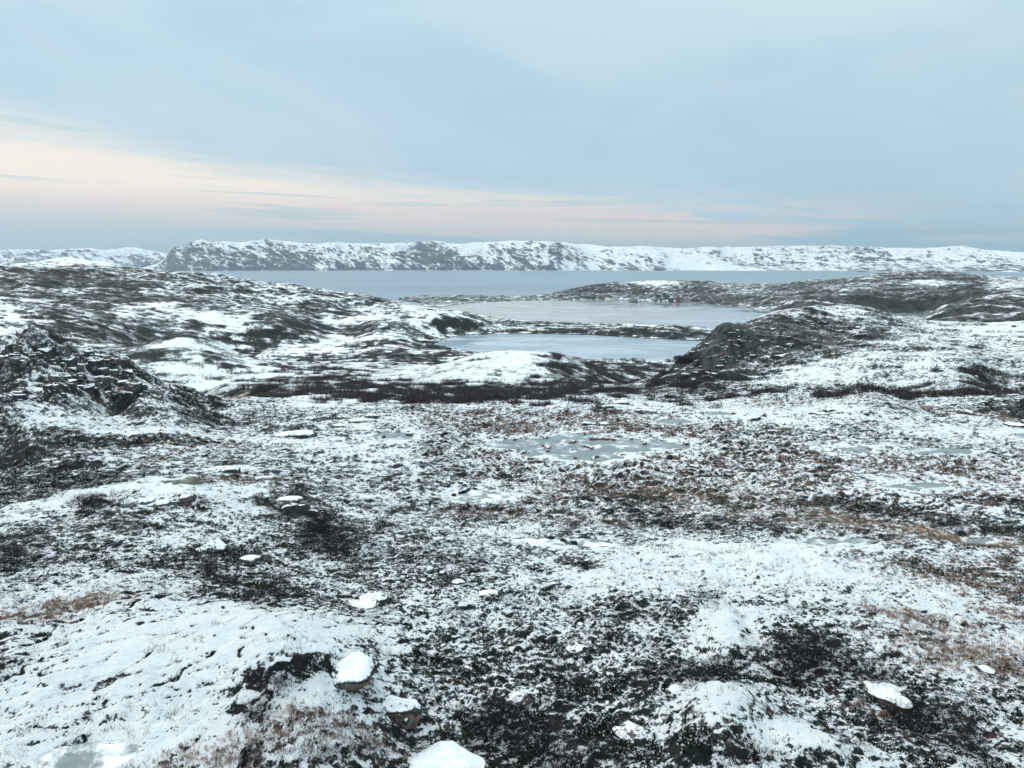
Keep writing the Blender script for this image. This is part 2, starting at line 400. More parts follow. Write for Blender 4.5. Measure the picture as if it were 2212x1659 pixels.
COV(2130, 1240, 130, 26, -.32); COV(1050, 1260, 250, 50, -.04); COV(850, 1200, 130, 40, -.08); COV(960, 1250, 120, 20, -.2)
COV(2080, 1380, 200, 80, .18); COV(1950, 1300, 200, 40, .12)
# -- foreground
COV(400, 1390, 330, 70, .55); COV(620, 1370, 130, 60, .55); COV(200, 1440, 250, 60, .40); COV(740, 1440, 60, 30, .4); COV(90, 1380, 90, 20, .1)
COV(350, 1530, 350, 55, .32); COV(560, 1570, 260, 50, .30); COV(660, 1600, 170, 50, .45); COV(680, 1510, 60, 26, .2); COV(300, 1620, 350, 50, .18); COV(60, 1490, 90, 30, -.18); COV(560, 1480, 60, 14, -.25); COV(640, 1448, 50, 12, -.5, .5)
COV(1100, 1500, 330, 90, -.14); COV(1270, 1560, 140, 60, -.22); COV(1100, 1600, 120, 60, -.2); COV(1000, 1560, 90, 40, -.12); COV(960, 1420, 140, 40, -.10); COV(1200, 1420, 100, 24, -.06)
COV(1565, 1380, 46, 42, .7); COV(1535, 1550, 90, 58, .85); COV(1760, 1630, 80, 36, .75); COV(1920, 1512, 50, 16, .4); COV(1640, 1590, 60, 30, .25)
COV(1760, 1420, 90, 36, -.42); COV(1560, 1450, 60, 16, -.45); COV(1500, 1300, 120, 30, -.05); COV(1700, 1310, 90, 12, -.15); COV(1950, 1570, 160, 60, -.25); COV(2040, 1600, 80, 36, -.3); COV(1450, 1640, 140, 24, -.5)
COV(1850, 1480, 70, 20, -.2); COV(1500, 1460, 60, 10, -.2); COV(1300, 1640, 60, 30, -.3); COV(1130, 1655, 60, 12, .1)

BRN = Blobs(0.06)      # rust-red bog plants
for u, v, du, dv, val in ((1650, 1020, 420, 60, .62), (1300, 925, 260, 26, .9), (1000, 900, 150, 14, .8), (1150, 960, 200, 40, .6), (900, 872, 150, 8, .7), (2100, 1010, 200, 50, .6),
                          (1900, 860, 400, 6, 1.2), (1500, 880, 200, 8, .7), (1100, 1080, 200, 50, .5), (2150, 1250, 150, 60, .8), (150, 1300, 150, 22, .9), (60, 1330, 60, 20, .6),
                          (520, 1035, 140, 16, .7), (450, 970, 200, 20, .5), (600, 1560, 250, 50, .28), (250, 1620, 200, 40, .3), (700, 1090, 60, 8, .5),
                          (880, 635, 60, 5, .6), (560, 850, 120, 6, .5), (840, 800, 120, 8, .7), (760, 860, 100, 6, .5), (1900, 1540, 160, 30, .6), (120, 600, 160, 12, .4), (1400, 905, 250, 10, .5)): BRN(u, v, du, dv, val)
STR = Blobs(0.0)       # straw-coloured dead grass showing through
for u, v, du, dv, val in ((1450, 1070, 200, 18, .5), (1250, 1130, 140, 12, .35), (1850, 1130, 200, 16, .5), (2120, 1160, 70, 14, .8), (1980, 1340, 80, 14, .6), (2120, 1430, 130, 30, .5), (2200, 1340, 60, 12, .6),
                          (520, 856, 60, 3, .9), (850, 858, 120, 4, .6), (900, 800, 80, 5, .4), (150, 1310, 90, 14, .5), (600, 1600, 260, 40, .2), (1350, 900, 200, 8, .3), (1600, 870, 300, 4, .5),
                          (2050, 1250, 120, 20, .2), (1400, 1020, 300, 12, .2), (1050, 1110, 120, 8, .3)): STR(u, v, du, dv, val)
RGH = Blobs(0.16)      # roughness of the relief
RGH(620, 755, 330, 42, -.45); RGH(480, 725, 160, 24, -.3)
for u, v, du, dv, val in ((300, 640, 500, 70, .5), (120, 700, 200, 40, .5), (130, 800, 190, 40, .85), (1600, 760, 150, 60, .9), (1780, 690, 160, 24, .6), (2100, 720, 200, 40, .35),
                          (1700, 630, 500, 50, .42), (2150, 670, 120, 26, .7), (700, 660, 250, 30, .3), (1110, 785, 140, 24, .15), (560, 1080, 150, 30, .25), (300, 1060, 200, 30, .12),
                          (760, 985, 120, 24, .15), (620, 940, 60, 16, .2)): RGH(u, v, du, dv, val)
ROC = Blobs(0.05)      # bare rock rather than heath
for u, v, du, dv, val in ((120, 790, 210, 50, .45), (1580, 750, 130, 55, .55), (1700, 700, 150, 24, .7), (2100, 720, 200, 40, .6), (1700, 630, 500, 50, .5), (2150, 670, 120, 26, .6),
                          (300, 640, 500, 60, .35), (640, 1095, 40, 18, .8), (410, 1038, 50, 12, .8), (640, 938, 40, 10, .8), (850, 1000, 50, 9, .7), (780, 910, 40, 8, .7)): ROC(u, v, du, dv, val)
TUS = Blobs(0.25)      # tussocks of the bog
for u, v, du, dv, val in ((1650, 1000, 500, 90, .8), (1150, 960, 300, 60, .7), (1200, 1080, 300, 50, .5), (600, 1380, 300, 90, -.3), (1700, 1230, 400, 50, -.15), (1150, 1500, 400, 140, .35)): TUS(u, v, du, dv, val)

# ------------------------------------------------------------------ water outlines (seen outline, laid onto the water level)
def poly(pts, z): return np.array([on_plane(u, v, z) for u, v in pts])
def hpoly(pts): return np.array([(r * math.sin(az_of(u)), r * math.cos(az_of(u))) for u, r in pts])
def sdf(P, x, y):
    """distance to the outline, negative inside"""
    d = np.full(x.shape, 1e18); ins = np.zeros(x.shape, bool); n = len(P)
    for i in range(n):
        ax, ay = P[i]; bx, by = P[(i + 1) % n]; ex, ey = bx - ax, by - ay
        t = np.clip(((x - ax) * ex + (y - ay) * ey) / (ex * ex + ey * ey + 1e-12), 0, 1)
        d = np.minimum(d, (x - ax - t * ex) ** 2 + (y - ay - t * ey) ** 2)
        c = ((ay > y) != (by > y)); xi = ax + (y - ay) * ex / (ey if abs(ey) > 1e-9 else 1e-9)
        ins ^= c & (x < xi)
    d = np.sqrt(d); return np.where(ins, -d, d)

L1Z, L2Z = 0.9, 1.0
LAKE1 = np.concatenate([poly([(940, 664), (1010, 655), (1090, 650.5), (1180, 649), (1330, 648), (1370, 651), (1440, 653), (1500, 655), (1560, 659), (1640, 668)], L1Z),
                        hpoly([(1720, 610), (1800, 575)]), poly([(1900, 676.5), (1990, 675.5), (2000, 680), (1900, 686)], L1Z), hpoly([(1800, 500), (1650, 440), (1600, 425)]),
                        poly([(1552, 712), (1500, 706), (1300, 699), (1200, 697), (1120, 692), (1060, 684), (1000, 672)], L1Z)])
LAKE2 = poly([(935, 745), (955, 732), (1000, 724), (1080, 721), (1180, 721.5), (1280, 724), (1400, 731), (1480, 735), (1560, 738),
              (1600, 745), (1560, 772), (1500, 781), (1400, 780), (1300, 778), (1230, 775), (1150, 772), (1080, 768), (1000, 757)], L2Z)
PONDS = [(21.1, [(1040, 958), (1090, 951), (1150, 948), (1180, 944), (1230, 936), (1262, 935), (1310, 944), (1360, 947), (1410, 950), (1450, 955), (1480, 957), (1500, 968), (1470, 978),
                 (1440, 972), (1400, 975), (1345, 979), (1330, 984), (1350, 988), (1300, 1000), (1250, 995), (1205, 990), (1190, 984), (1150, 988), (1120, 982), (1150, 974), (1100, 970), (1060, 968)]),
         (21.25, [(790, 941), (820, 936), (870, 934), (905, 937), (900, 948), (870, 955), (850, 950), (815, 947)]),
         (20.75, [(1415, 908), (1445, 905), (1500, 907), (1495, 914), (1450, 916), (1420, 914)]),
         (21.35, [(1805, 968), (1850, 963), (1880, 966), (1888, 974), (1860, 981), (1825, 975)]),
         (21.45, [(1955, 973), (1990, 967), (2080, 968), (2125, 973), (2090, 980), (2020, 982), (1985, 984)]),
         (21.9, [(950, 1066), (990, 1056), (1060, 1060), (1115, 1070), (1110, 1080), (1050, 1086), (990, 1084)]),
         (21.95, [(1900, 1052), (1940, 1045), (2000, 1042), (2060, 1047), (2030, 1055), (1960, 1058)]),
         (22.7, [(1715, 1172), (1760, 1165), (1850, 1163), (1895, 1168), (1850, 1178), (1760, 1181)]),
         (23.0, [(1110, 1166), (1180, 1160), (1260, 1162), (1330, 1176), (1260, 1182), (1160, 1178)]),
         (26.15, [(60, 1640), (140, 1615), (240, 1600), (330, 1605), (300, 1640), (230, 1670), (80, 1680)]),
         (22.6, [(2080, 1166), (2110, 1158), (2150, 1160), (2160, 1172), (2120, 1180), (2085, 1176)]),
         (20.5, [(1500, 893), (1540, 889), (1600, 892), (1580, 898), (1520, 898)]),
         (20.95, [(2175, 939), (2215, 936), (2240, 942), (2215, 948), (2180, 946)])]
PONDP = [(z, poly(p, z)) for z, p in PONDS]
TRACK = [(590, 742), (570, 752), (575, 762), (605, 772), (612, 784), (590, 796), (565, 806), (548, 818)]
TRK = np.array([on_plane(u, v, 4.2) for u, v in TRACK])


def detail_and_fields(az, r):
    lr = np.log(r); x = r * np.sin(az); y = r * np.cos(az)
    wx = fbm(x, y, 9, 3, .55, 31) * .35 + fbm(az * 60, lr * 60, 3, 2, .5, 35) * .35
    wy = fbm(x, y, 9, 3, .55, 41) * .35 + fbm(az * 60, lr * 60, 3, 2, .5, 45) * .35
    cov = COV.field(az, lr, wx, wy); brn = BRN.field(az, lr, wx, wy); stw = STR.field(az, lr, wx, wy)
    rgh = np.clip(RGH.field(az, lr, wx * .5, wy * .5), 0.05, 1.3); roc = ROC.field(az, lr, wx, wy); tus = np.clip(TUS.field(az, lr, wx, wy), 0, 1.2)
    blt = np.clip(BLT.field(az, lr, wx * 1.8, wy * 1.8), 0, .74); blt = smooth(blt + .65 * fbm(x, y, 8, 4, .6, 333), .40, .66)
    full = .20 * smooth(cov, .95, 1.25)
    up = cov > .5; cov = full + .5 + np.where(up, .38, .27) * np.tanh((cov - .5) / .36) - .30 * blt
    cov = cov + .05 * smooth(r, 45, 26) - .02 * smooth(r, 250, 450)
    z = macro(az, r)
    far = smooth(r, 120, 420)
    # rolling lumps; rocky ground breaks into dipping ledges
    q = .55
    xr = x * math.cos(q) - y * math.sin(q); yr = x * math.sin(q) + y * math.cos(q)
    big = fbm(x, y, 34, 2, .5, 1) * (1.0 + 1.8 * far) * rgh
    led = 1 - np.abs(fbm(xr / 2.6, yr, 9, 2, .5, 5)) * 1.6
    mid = (led - .4) * (1.1 + .35 * far) * rgh + fbm(x, y, 17, 3, .55, 15) * 1.1 * far * rgh
    led2 = 1 - np.abs(fbm(xr / 2.2, yr, 3.1, 2, .5, 9)) * 1.7
    mid2 = (led2 - .4) * .42 * np.clip(rgh - .1, 0, 2)
    fade_s = smooth(r, 330, 90)
    fine = fbm(x, y, 1.9, 2, .5, 13) * .16 * (0.35 + rgh) * fade_s
    # crag blocks: stepped, cracked
    crag = np.exp(-(((az - az_of(120)) / .16) ** 2 + ((lr - math.log(96)) / .14) ** 2))
    cell = fbm(x / 1.2, y, 5.0, 2, .5, 21) * 2.4 + fbm(x, y, 2.0, 1, .5, 22) * .7
    stp = np.floor(cell * 2.0 + .5) / 2.0; stp = stp * .85 + cell * .15
    kn = np.exp(-(((az - az_of(1570)) / .10) ** 2 + ((lr - math.log(150)) / .10) ** 2))
    crags = stp * 1.0 * crag + (np.floor(fbm(xr / 1.8, yr, 4.2, 2, .5, 25) * 3.5 + .5) / 3.5) * .8 * kn
    bil = np.abs(perlin(x / 1.15, y / 1.15, 51)) + .45 * np.abs(perlin(x / .5, y / .5, 52))
    hum = (bil - .35) * .34 * (tus + .18) * smooth(r, 170, 70)
    bil2 = np.abs(perlin(x / 3.4, y / 3.4, 55)); hum += (bil2 - .25) * .42 * (.3 + tus) * smooth(r, 220, 90)
    fin2 = (perlin(x / .42, y / .42, 61) * .075 + perlin(x / .23, y / .23, 62) * .03) * smooth(r, 60, 25) * (1 - smooth(cov, .8, 1.1) * .8)
    z = z + big + mid + mid2 + fine + crags + hum + fin2
    # foreground whalebacks: smooth swells with steeper noses
    for (u, v, du, dl, hgt) in ((560, 1410, .15, .17, .12), (1560, 1545, .06, .07, .55), (1530, 1610, .05, .05, .4), (1570, 1390, .03, .06, .45), (1760, 1625, .05, .05, .45),
                                (1920, 1512, .035, .03, .3), (330, 945, .07, .03, .6), (760, 985, .09, .06, .6), (200, 1003, .04, .02, .4), (620, 938, .05, .025, .9), (330, 1070, .14, .07, .5), (560, 1075, .06, .03, .5)):
        a0, r0 = hit_macro(u, v); X_ = (az - a0) / du; Y_ = (lr - math.log(r0)) / dl
        z = z + hgt * np.exp(-(X_ * X_ + Y_ * Y_) ** 1.6)
    WB = poly([(60, 1380), (200, 1332), (330, 1312), (447, 1306), (516, 1318), (568, 1322), (654, 1363), (674, 1390), (720, 1402), (742, 1412), (715, 1436), (690, 1436), (645, 1458), (590, 1482),
               (540, 1474), (470, 1490), (380, 1470), (250, 1500), (60, 1540)], 26.7)
    m_ = (r > 20) & (r < 45) & (az < az_of(900)) & (az > az_of(-250)); xs, ys = x[m_], y[m_]; d = sdf(WB, xs, ys) + fbm(xs, ys, 2.4, 3, .5, 131) * .35
    gain = smooth(az[m_], az_of(380, 1400), az_of(620, 1400))
    z[m_] += (.42 * smooth(-d, -.10, .28) + .28 * smooth(-d, 0, 3.5)) * gain; cov[m_] += .25 * smooth(-d, .1, .5) * gain 
    # cracks running over the whaleback rock
    band = np.exp(-(((az - az_of(430, 1400)) / .33) ** 2 + ((lr - math.log(28)) / .28) ** 2))
    xc = x * .86 + y * .5; yc = -x * .5 + y * .86
    cr = np.abs(perlin(xc / 3.2, yc / .9, 71) + .4 * perlin(xc / 1.2, yc / .5, 72))
    crack = smooth(cr, .07, .0) * band
    z = z - crack * .10; cov = cov + .16 * band * smooth(cov, .55, .75) - crack * .95
    # water bodies
    for lv, P, wd, bank in ((L1Z, LAKE1, 16, .05), (L2Z, LAKE2, 10, .06)):
        d = sdf(P, x, y) + fbm(x, y, 11, 2, .5, 81) * 1.6
        zin = lv - .25 - np.clip(-d, 0, 20) * .1
        ten = lv + .15 + np.clip(d, 0, 60) * bank + fbm(x, y, 7, 2, .5, 83) * .12
        k = smooth(d, wd * 2, 0)
        zo = np.maximum(z * (1 - k) + ten * k, np.where(d < wd * 2.5, lv + .12, -99))
        z = np.where(d < 0, np.minimum(z, zin), np.where(d < wd * 2.5, zo, z))
    pond_near = np.zeros_like(z)
    for i, (lv, P) in enumerate(PONDP):
        c0 = P.mean(0); m_ = (np.abs(x - c0[0]) < 45) & (np.abs(y - c0[1]) < 45)
        if not m_.any(): continue
        xs, ys = x[m_], y[m_]
        d = sdf(P, xs, ys) + fbm(xs, ys, 2.2, 2, .5, 91 + i) * .55
        rag = np.abs(perlin(xs / 1.3, ys / 1.3, 97)) * .30 + np.abs(perlin(xs / .6, ys / .6, 98)) * .12
        isl = smooth(perlin(xs / 1.5, ys / 1.5, 99) + .3 * perlin(xs / .6, ys / .6, 96), .42, .56)                # islets of tussock
        zin = lv - .16 + isl * .36
        k = smooth(d, 3.0, .2)
        zo = z[m_] * (1 - k) + (lv + .04 + rag * smooth(d, 0, .9)) * k
        zo = np.where(d < 3, np.maximum(zo, lv + .02), zo)
        z[m_] = np.where(d < 0, zin * smooth(d, 0, -.4) + (lv + .02) * (1 - smooth(d, 0, -.4)), zo)
        pond_near[m_] = np.maximum(pond_near[m_], smooth(d, 1.6, 0))
    cov = cov + pond_near * .12
    inlet = (az > az_of(1700)) & (r > 480)
    dry = (r < 640) & (sdf(LAKE1, x, y) > 0) & (sdf(LAKE2, x, y) > 0) & ~inlet
    z = np.where(dry & (z < 1.6), 1.35 + .12 * (z - 1.6).clip(-2, 0) + .25 * perlin(x / 9, y / 9, 77).clip(0, 1), z)
    # sea shore
    z = np.where((z < .5) & (r > 700) & (sdf(LAKE1, x, y) > 0), z - .6, z)
    # wheel track
    dt = np.full(x.shape, 99.0); sel = (np.abs(x - TRK[:, 0].mean()) < 60) & (np.abs(y - TRK[:, 1].mean()) < 90)
    xs, ys = x[sel], y[sel]; dd = np.full(xs.shape, 1e9)
    for i in range(len(TRK) - 1):
        (ax, ay), (bx, by) = TRK[i], TRK[i + 1]; ex, ey = bx - ax, by - ay
        t = np.clip(((xs - ax) * ex + (ys - ay) * ey) / (ex * ex + ey * ey), 0, 1); dd = np.minimum(dd, np.hypot(xs - ax - t * ex, ys - ay - t * ey))
    dt[sel] = dd
    road = smooth(dt, 3.6, 2.4)
    cov = cov + road * .35; z = z - road * .05
    return x, y, z, dict(cov=cov, blt=blt, fine=1 - .72 * smooth(r, 90, 330), near=smooth(r, 62, 30), brn=np.clip(brn, 0, 1), stw=np.clip(stw, 0, 1), roc=np.clip(roc, 0, 1), rut=np.clip(smooth(np.abs(dt - 1.1), .75, .25), 0, 1))


# polar grid: fine where the picture looks, coarse elsewhere
A1 = np.linspace(-0.735, 0.735, 1240)
A0 = -np.pi + (np.pi - 0.735) * (1 - (1 - np.linspace(0, 1, 34)[:-1]) ** 1.6)
AZG = np.concatenate([A0, A1, -A0[::-1]])
lr = [0.0]
while lr[-1] < math.log(1550):
    r_ = math.exp(lr[-1])
    st = .05 if r_ < 12 else (.0026 if r_ < 75 else (.0033 if r_ < 230 else .0040))
    lr.append(lr[-1] + st)
LRG = np.array(lr); RG = np.exp(LRG)
GA, GR = np.meshgrid(AZG, RG)          # rows = distance
gx, gy, gz, FLD = detail_and_fields(GA.ravel(), GR.ravel())
NR, NC = GA.shape
GZ = gz.reshape(NR, NC)
# curvature at mesh level: hollows keep less snow on the windward heath
def blur(a):
    b = a.copy(); b[1:-1, 1:-1] = (a[:-2, 1:-1] + a[2:, 1:-1] + a[1:-1, :-2] + a[1:-1, 2:] + 4 * a[1:-1, 1:-1]) / 8; return b
def slope_fields():
    X = gx.reshape(NR, NC); Y = gy.reshape(NR, NC)
    P = np.stack([X, Y, GZ], -1); du = np.zeros_like(P); dv = np.zeros_like(P)
    du[:, 1:-1] = P[:, 2:] - P[:, :-2]; dv[1:-1] = P[2:] - P[:-2]
    n = np.cross(du, dv); n /= (np.linalg.norm(n, axis=-1, keepdims=True) + 1e-9)
    return np.abs(n[..., 2]), n
NZ, NRM = slope_fields()


def ground_z(x, y):
    az = math.atan2(x, y); l = math.log(math.hypot(x, y))
    i = min(max(np.interp(l, LRG, np.arange(NR)), 0), NR - 1.001); j = min(max(np.interp(az, AZG, np.arange(NC)), 0), NC - 1.001)
    i0, j0 = int(i), int(j); fi, fj = i - i0, j - j0
    return float((GZ[i0, j0] * (1 - fj) + GZ[i0, j0 + 1] * fj) * (1 - fi) + (GZ[i0 + 1, j0] * (1 - fj) + GZ[i0 + 1, j0 + 1] * fj) * fi)


def ground_zv(x, y, G=None):
    G = GZ if G is None else G
    az = np.arctan2(x, y); l = np.log(np.hypot(x, y))
    i = np.clip(np.interp(l, LRG, np.arange(NR)), 0, NR - 1.001); j = np.clip(np.interp(az, AZG, np.arange(NC)), 0, NC - 1.001)
    i0 = i.astype(int); j0 = j.astype(int); fi, fj = i - i0, j - j0
    return (G[i0, j0] * (1 - fj) + G[i0, j0 + 1] * fj) * (1 - fi) + (G[i0 + 1, j0] * (1 - fj) + G[i0 + 1, j0 + 1] * fj) * fi


def hit(u, v):
    """point of the finished ground seen at (u, v)"""
    d = ray(u, v); h = math.hypot(d[0], d[1]); az = math.atan2(d[0], d[1])
    rr = RG[RG > 8]; x = rr * math.sin(az); y = rr * math.cos(az)
    g = ground_zv(x, y); zz = CH + d[2] / h * rr; k = int(np.argmax(g >= zz)) if (g >= zz).any() else len(rr) - 1
    if k > 0:
        e0 = zz[k - 1] - g[k - 1]; e1 = zz[k] - g[k]; t = e0 / (e0 - e1 + 1e-9); r = rr[k - 1] + (rr[k] - rr[k - 1]) * min(max(t, 0), 1)
    else: r = rr[0]
    X, Y = r * math.sin(az), r * math.cos(az)
    return X, Y, ground_z(X, Y)


# ------------------------------------------------------------------ materials
def new_mat(name):
    m_ = bpy.data.materials.new(name); m_.use_nodes = True; return m_, NT(m_.node_tree)

SNOW = (0.85, 0.905, 0.93)


def ground_mat():
    m_, T = new_mat("snowy_heath")
    geo = T.node('ShaderNodeNewGeometry'); pos = geo.outputs['Position']
    cov = T.attr('cov'); brn = T.attr('brn'); stw = T.attr('stw'); roc = T.attr('roc'); nz = T.attr('nz'); rut = T.attr('rut')
    n1 = T.noise(pos, .19, 14, .70, .2)
    n2a = T.noise(pos, 2.0, 8, .74, .15); n2b = T.noise(pos, 4.2, 6, .70, .2)
    near = T.attr('near'); n2 = T.add(n2a, T.mul(near, T.sub(n2b, n2a)))
    n3 = T.noise(pos, 11.0, 3, .62)
    n4 = T.noise(pos, .05, 8, .66, .3)
    fine = T.attr('fine')
    s = T.add(cov, T.mul(T.sub(n1, .5), T.lin(fine, .28, 1.0, 2.1, .85)))
    s = T.add(s, T.mul(T.sub(n2, .5), T.mul(fine, 2.7)))
    s = T.add(s, T.mul(T.sub(n3, .5), T.mul(fine, 1.1)))
    s = T.add(s, T.mul(T.sub(T.noise(pos, .75, 3, .5, .6), .5), T.mul(fine, .75)))
    s = T.add(s, T.mul(T.sub(n4, .5), T.lin(fine, .28, 1.0, .7, .35)))
    s = T.add(s, T.lin(nz, .74, 1.0, -.34, .07))
    s = T.add(s, T.mul(T.m('MAXIMUM', T.m('MINIMUM', T.attr('wind'), .25), -.45), .52))
    snow = T.step(s, .47, .60)
    dust = T.step(s, .22, .60, 0.0, .42)
    snow = T.m('MAXIMUM', snow, T.mul(dust, T.step(n3, .35, .6)))
    v1 = T.noise(pos, 1.3, 4, .6); v2 = T.noise(pos, 5.5, 3, .6)
    heath = T.mix(T.step(v1, .40, .62), (0.008, 0.016, 0.015), (0.026, 0.027, 0.026))
    heath = T.mix(T.step(v2, .55, .75), heath, (0.028, 0.042, 0.022))
    rust = T.mix(T.step(v2, .4, .62), (0.060, 0.038, 0.028), (0.20, 0.125, 0.085))
    heath = T.mix(T.m('MULTIPLY', T.step(T.add(brn, T.mul(T.sub(v1, .5), 2.2)), .35, .85), .85), heath, rust)
    rk = T.mix(T.step(T.noise(pos, .8, 6, .65), .38, .64), (0.020, 0.028, 0.030), (0.085, 0.092, 0.092))
    rk = T.mix(T.mul(T.step(T.noise(pos, .35, 3, .5), .58, .70), .5), rk, (0.14, 0.088, 0.07))
    rk = T.mix(T.mul(T.step(T.noise(pos, 1.7, 4, .6), .58, .70), .5), rk, (0.13, 0.14, 0.08))
    rsel = T.step(T.add(roc, T.mul(T.sub(n1, .5), 1.2)), .3, .6)
    base = T.mix(rsel, heath, rk)
    straw = T.mix(n2, (0.36, 0.24, 0.17), (0.58, 0.44, 0.35))
    ssel = T.mul(T.step(T.add(stw, T.mul(T.sub(n2, .5), 1.2)), .35, .8), .75)
    base = T.mix(ssel, base, straw)
    sncol = T.mix(T.mul(T.step(T.noise(pos, .7, 5, .6), .45, .7), .5), SNOW, (0.66, 0.76, 0.83))
    sncol = T.mix(T.mul(stw, .35), sncol, (0.62, 0.52, 0.46))
    colr = T.mix(snow, base, sncol)
    colr = T.mix(T.mul(rut, .5), colr, (0.40, 0.46, 0.50))
    bmp = T.node('ShaderNodeBump', {'Strength': .9, 'Distance': .12, 'Height': T.add(T.mul(s, .6), T.mul(n3, .5))})
    b = T.node('ShaderNodeBsdfPrincipled', {'Base Color': colr, 'Roughness': T.lin(snow, 0, 1, .92, .75), 'Normal': bmp, 'Specular IOR Level': .15})
    T.node('ShaderNodeOutputMaterial', {0: b}); return m_

def ice_mat(name, ca, cb, rough, streak=1.0, spec=.5, dusted=0):
    m_, T = new_mat(name)
    pos = T.node('ShaderNodeNewGeometry').outputs['Position']
    sp = T.node('ShaderNodeSeparateXYZ', {0: pos})
    st = T.comb(T.mul(sp.outputs[0], .010 * streak), T.mul(sp.outputs[1], .022 * streak), 0.0)
    n = T.noise(st, 1.6, 7, .6, 1.1)
    n2 = T.noise(st, 6.0, 5, .6, .6)
    f = T.add(T.step(n, .42, .62, 0, .75), T.mul(T.sub(n2, .5), .5))
    c = T.mix(f, ca, cb)
    if dusted > 0:
        sn = T.noise(pos, .55, 8, .68, .3); c = T.mix(T.step(T.add(sn, dusted), .56, .70), c, SNOW)
    bmp = T.node('ShaderNodeBump', {'Strength': .05, 'Distance': .03, 'Height': T.noise(pos, .8, 4, .5)})
    b = T.node('ShaderNodeBsdfPrincipled', {'Base Color': c, 'Roughness': T.lin(f, 0, 1, rough * .6, rough * 1.5), 'Normal': bmp, 'Specular IOR Level': spec})
    T.node('ShaderNodeOutputMaterial', {0: b}); return m_

def sea_mat():
    m_, T = new_mat("sea_water")
    pos = T.node('ShaderNodeNewGeometry').outputs['Position']
    sp = T.node('ShaderNodeSeparateXYZ', {0: pos})
    n = T.noise(T.comb(T.mul(sp.outputs[0], .0006), T.mul(sp.outputs[1], .0022), 0.0), 2.0, 5, .55, .8)
    c = T.mix(T.step(n, .4, .65), (0.19, 0.265, 0.32), (0.24, 0.325, 0.38))
    wv = T.noise(T.comb(T.mul(sp.outputs[0], .25), T.mul(sp.outputs[1], .4), 0.0), 1.0, 5, .6)
    bmp = T.node('ShaderNodeBump', {'Strength': .6, 'Distance': .5, 'Height': wv})
    b = T.node('ShaderNodeBsdfPrincipled', {'Base Color': c, 'Roughness': .32, 'Normal': bmp, 'IOR': 1.33})
    T.node('ShaderNodeOutputMaterial', {0: b}); return m_


M_GROUND = ground_mat()
ground = make_mesh("ground", np.stack([gx, gy, gz], -1), grid_faces(NR, NC), [M_GROUND])
for k_, a_ in FLD.items(): set_attr(ground, k_, a_)
set_attr(ground, 'nz', NZ.ravel())
set_attr(ground, 'wind', (NRM[..., 1] * np.sign(NRM[..., 2])).ravel())       # lee of the north wind keeps its snow
tag(ground, kind='structure')


def sheet(name, P, z, mat, grow=0.0, kind='structure'):
    c = P.mean(0); P2 = c + (P - c) * (1 + grow)
    me = bpy.data.meshes.new(name); me.from_pydata([(float(p[0]), float(p[1]), z) for p in P2], [], [tuple(range(len(P2)))])
    me.materials.append(mat); o = bpy.data.objects.new(name, me); COL.objects.link(o); tag(o, kind=kind)
    if me.polygons[0].normal.z < 0: me.flip_normals()
    return o

M_ICE1 = ice_mat("lake_ice_dark", (0.22, 0.28, 0.31), (0.56, 0.64, 0.68), .12, 1.2)
M_ICE2 = ice_mat("lake_ice_pale", (0.30, 0.38, 0.43), (0.52, 0.60, 0.65), .30, 1.4)
M_POND = ice_mat("pond_ice", (0.18, 0.225, 0.235), (0.26, 0.31, 0.32), .4, 12.0, .3, .05)
M_POND2 = ice_mat("snowed_pond_ice", (0.18, 0.22, 0.225), (0.28, 0.32, 0.32), .35, 12.0, .4, .13)
sheet("far_lake", LAKE1, L1Z, M_ICE1, .03)
sheet("near_lake", LAKE2, L2Z, M_ICE2, .04)
for i_, (z_, P_) in enumerate(PONDP): sheet("pond", P_, z_, M_POND2 if i_ in (5, 8, 9) else M_POND, .12)
M_SEA = sea_mat()
sea_ring = [(math.sin(a) * 40000, math.cos(a) * 40000) for a in np.linspace(0, 2 * math.pi, 65)[:-1]]
sheet("sea", np.array(sea_ring), 0.0, M_SEA)

# ------------------------------------------------------------------ far shore
def mountain_mat():
    m_, T = new_mat("mountain_snow_rock")
    pos = T.node('ShaderNodeNewGeometry').outputs['Position']
    cov = T.attr('cov'); nz = T.attr('nz')
    sp = T.node('ShaderNodeSeparateXYZ', {0: pos})
    gu = T.comb(T.add(sp.outputs[0], T.mul(sp.outputs[2], 1.3)), T.mul(sp.outputs[1], .35), T.mul(sp.outputs[2], .9))
    n1 = T.noise(gu, .016, 12, .76, .9); n2 = T.noise(gu, .045, 8, .74)
    n0 = T.noise(gu, .0022, 3, .5)
    s = T.add(T.add(T.add(cov, T.mul(T.sub(n0, .5), 1.1)), T.mul(T.sub(n1, .5), 2.0)), T.add(T.mul(T.sub(n2, .5), 1.3), T.lin(nz, .60, 1.0, -.22, .22)))
    snow = T.step(s, .43, .60)
    rk = T.mix(T.step(n2, .4, .65), (0.035, 0.05, 0.06), (0.11, 0.115, 0.115))
    b = T.node('ShaderNodeBsdfPrincipled', {'Base Color': T.mix(snow, rk, SNOW), 'Roughness': .9, 'Specular IOR Level': .1})
    T.node('ShaderNodeOutputMaterial', {0: b}); return m_
M_MT = mountain_mat()


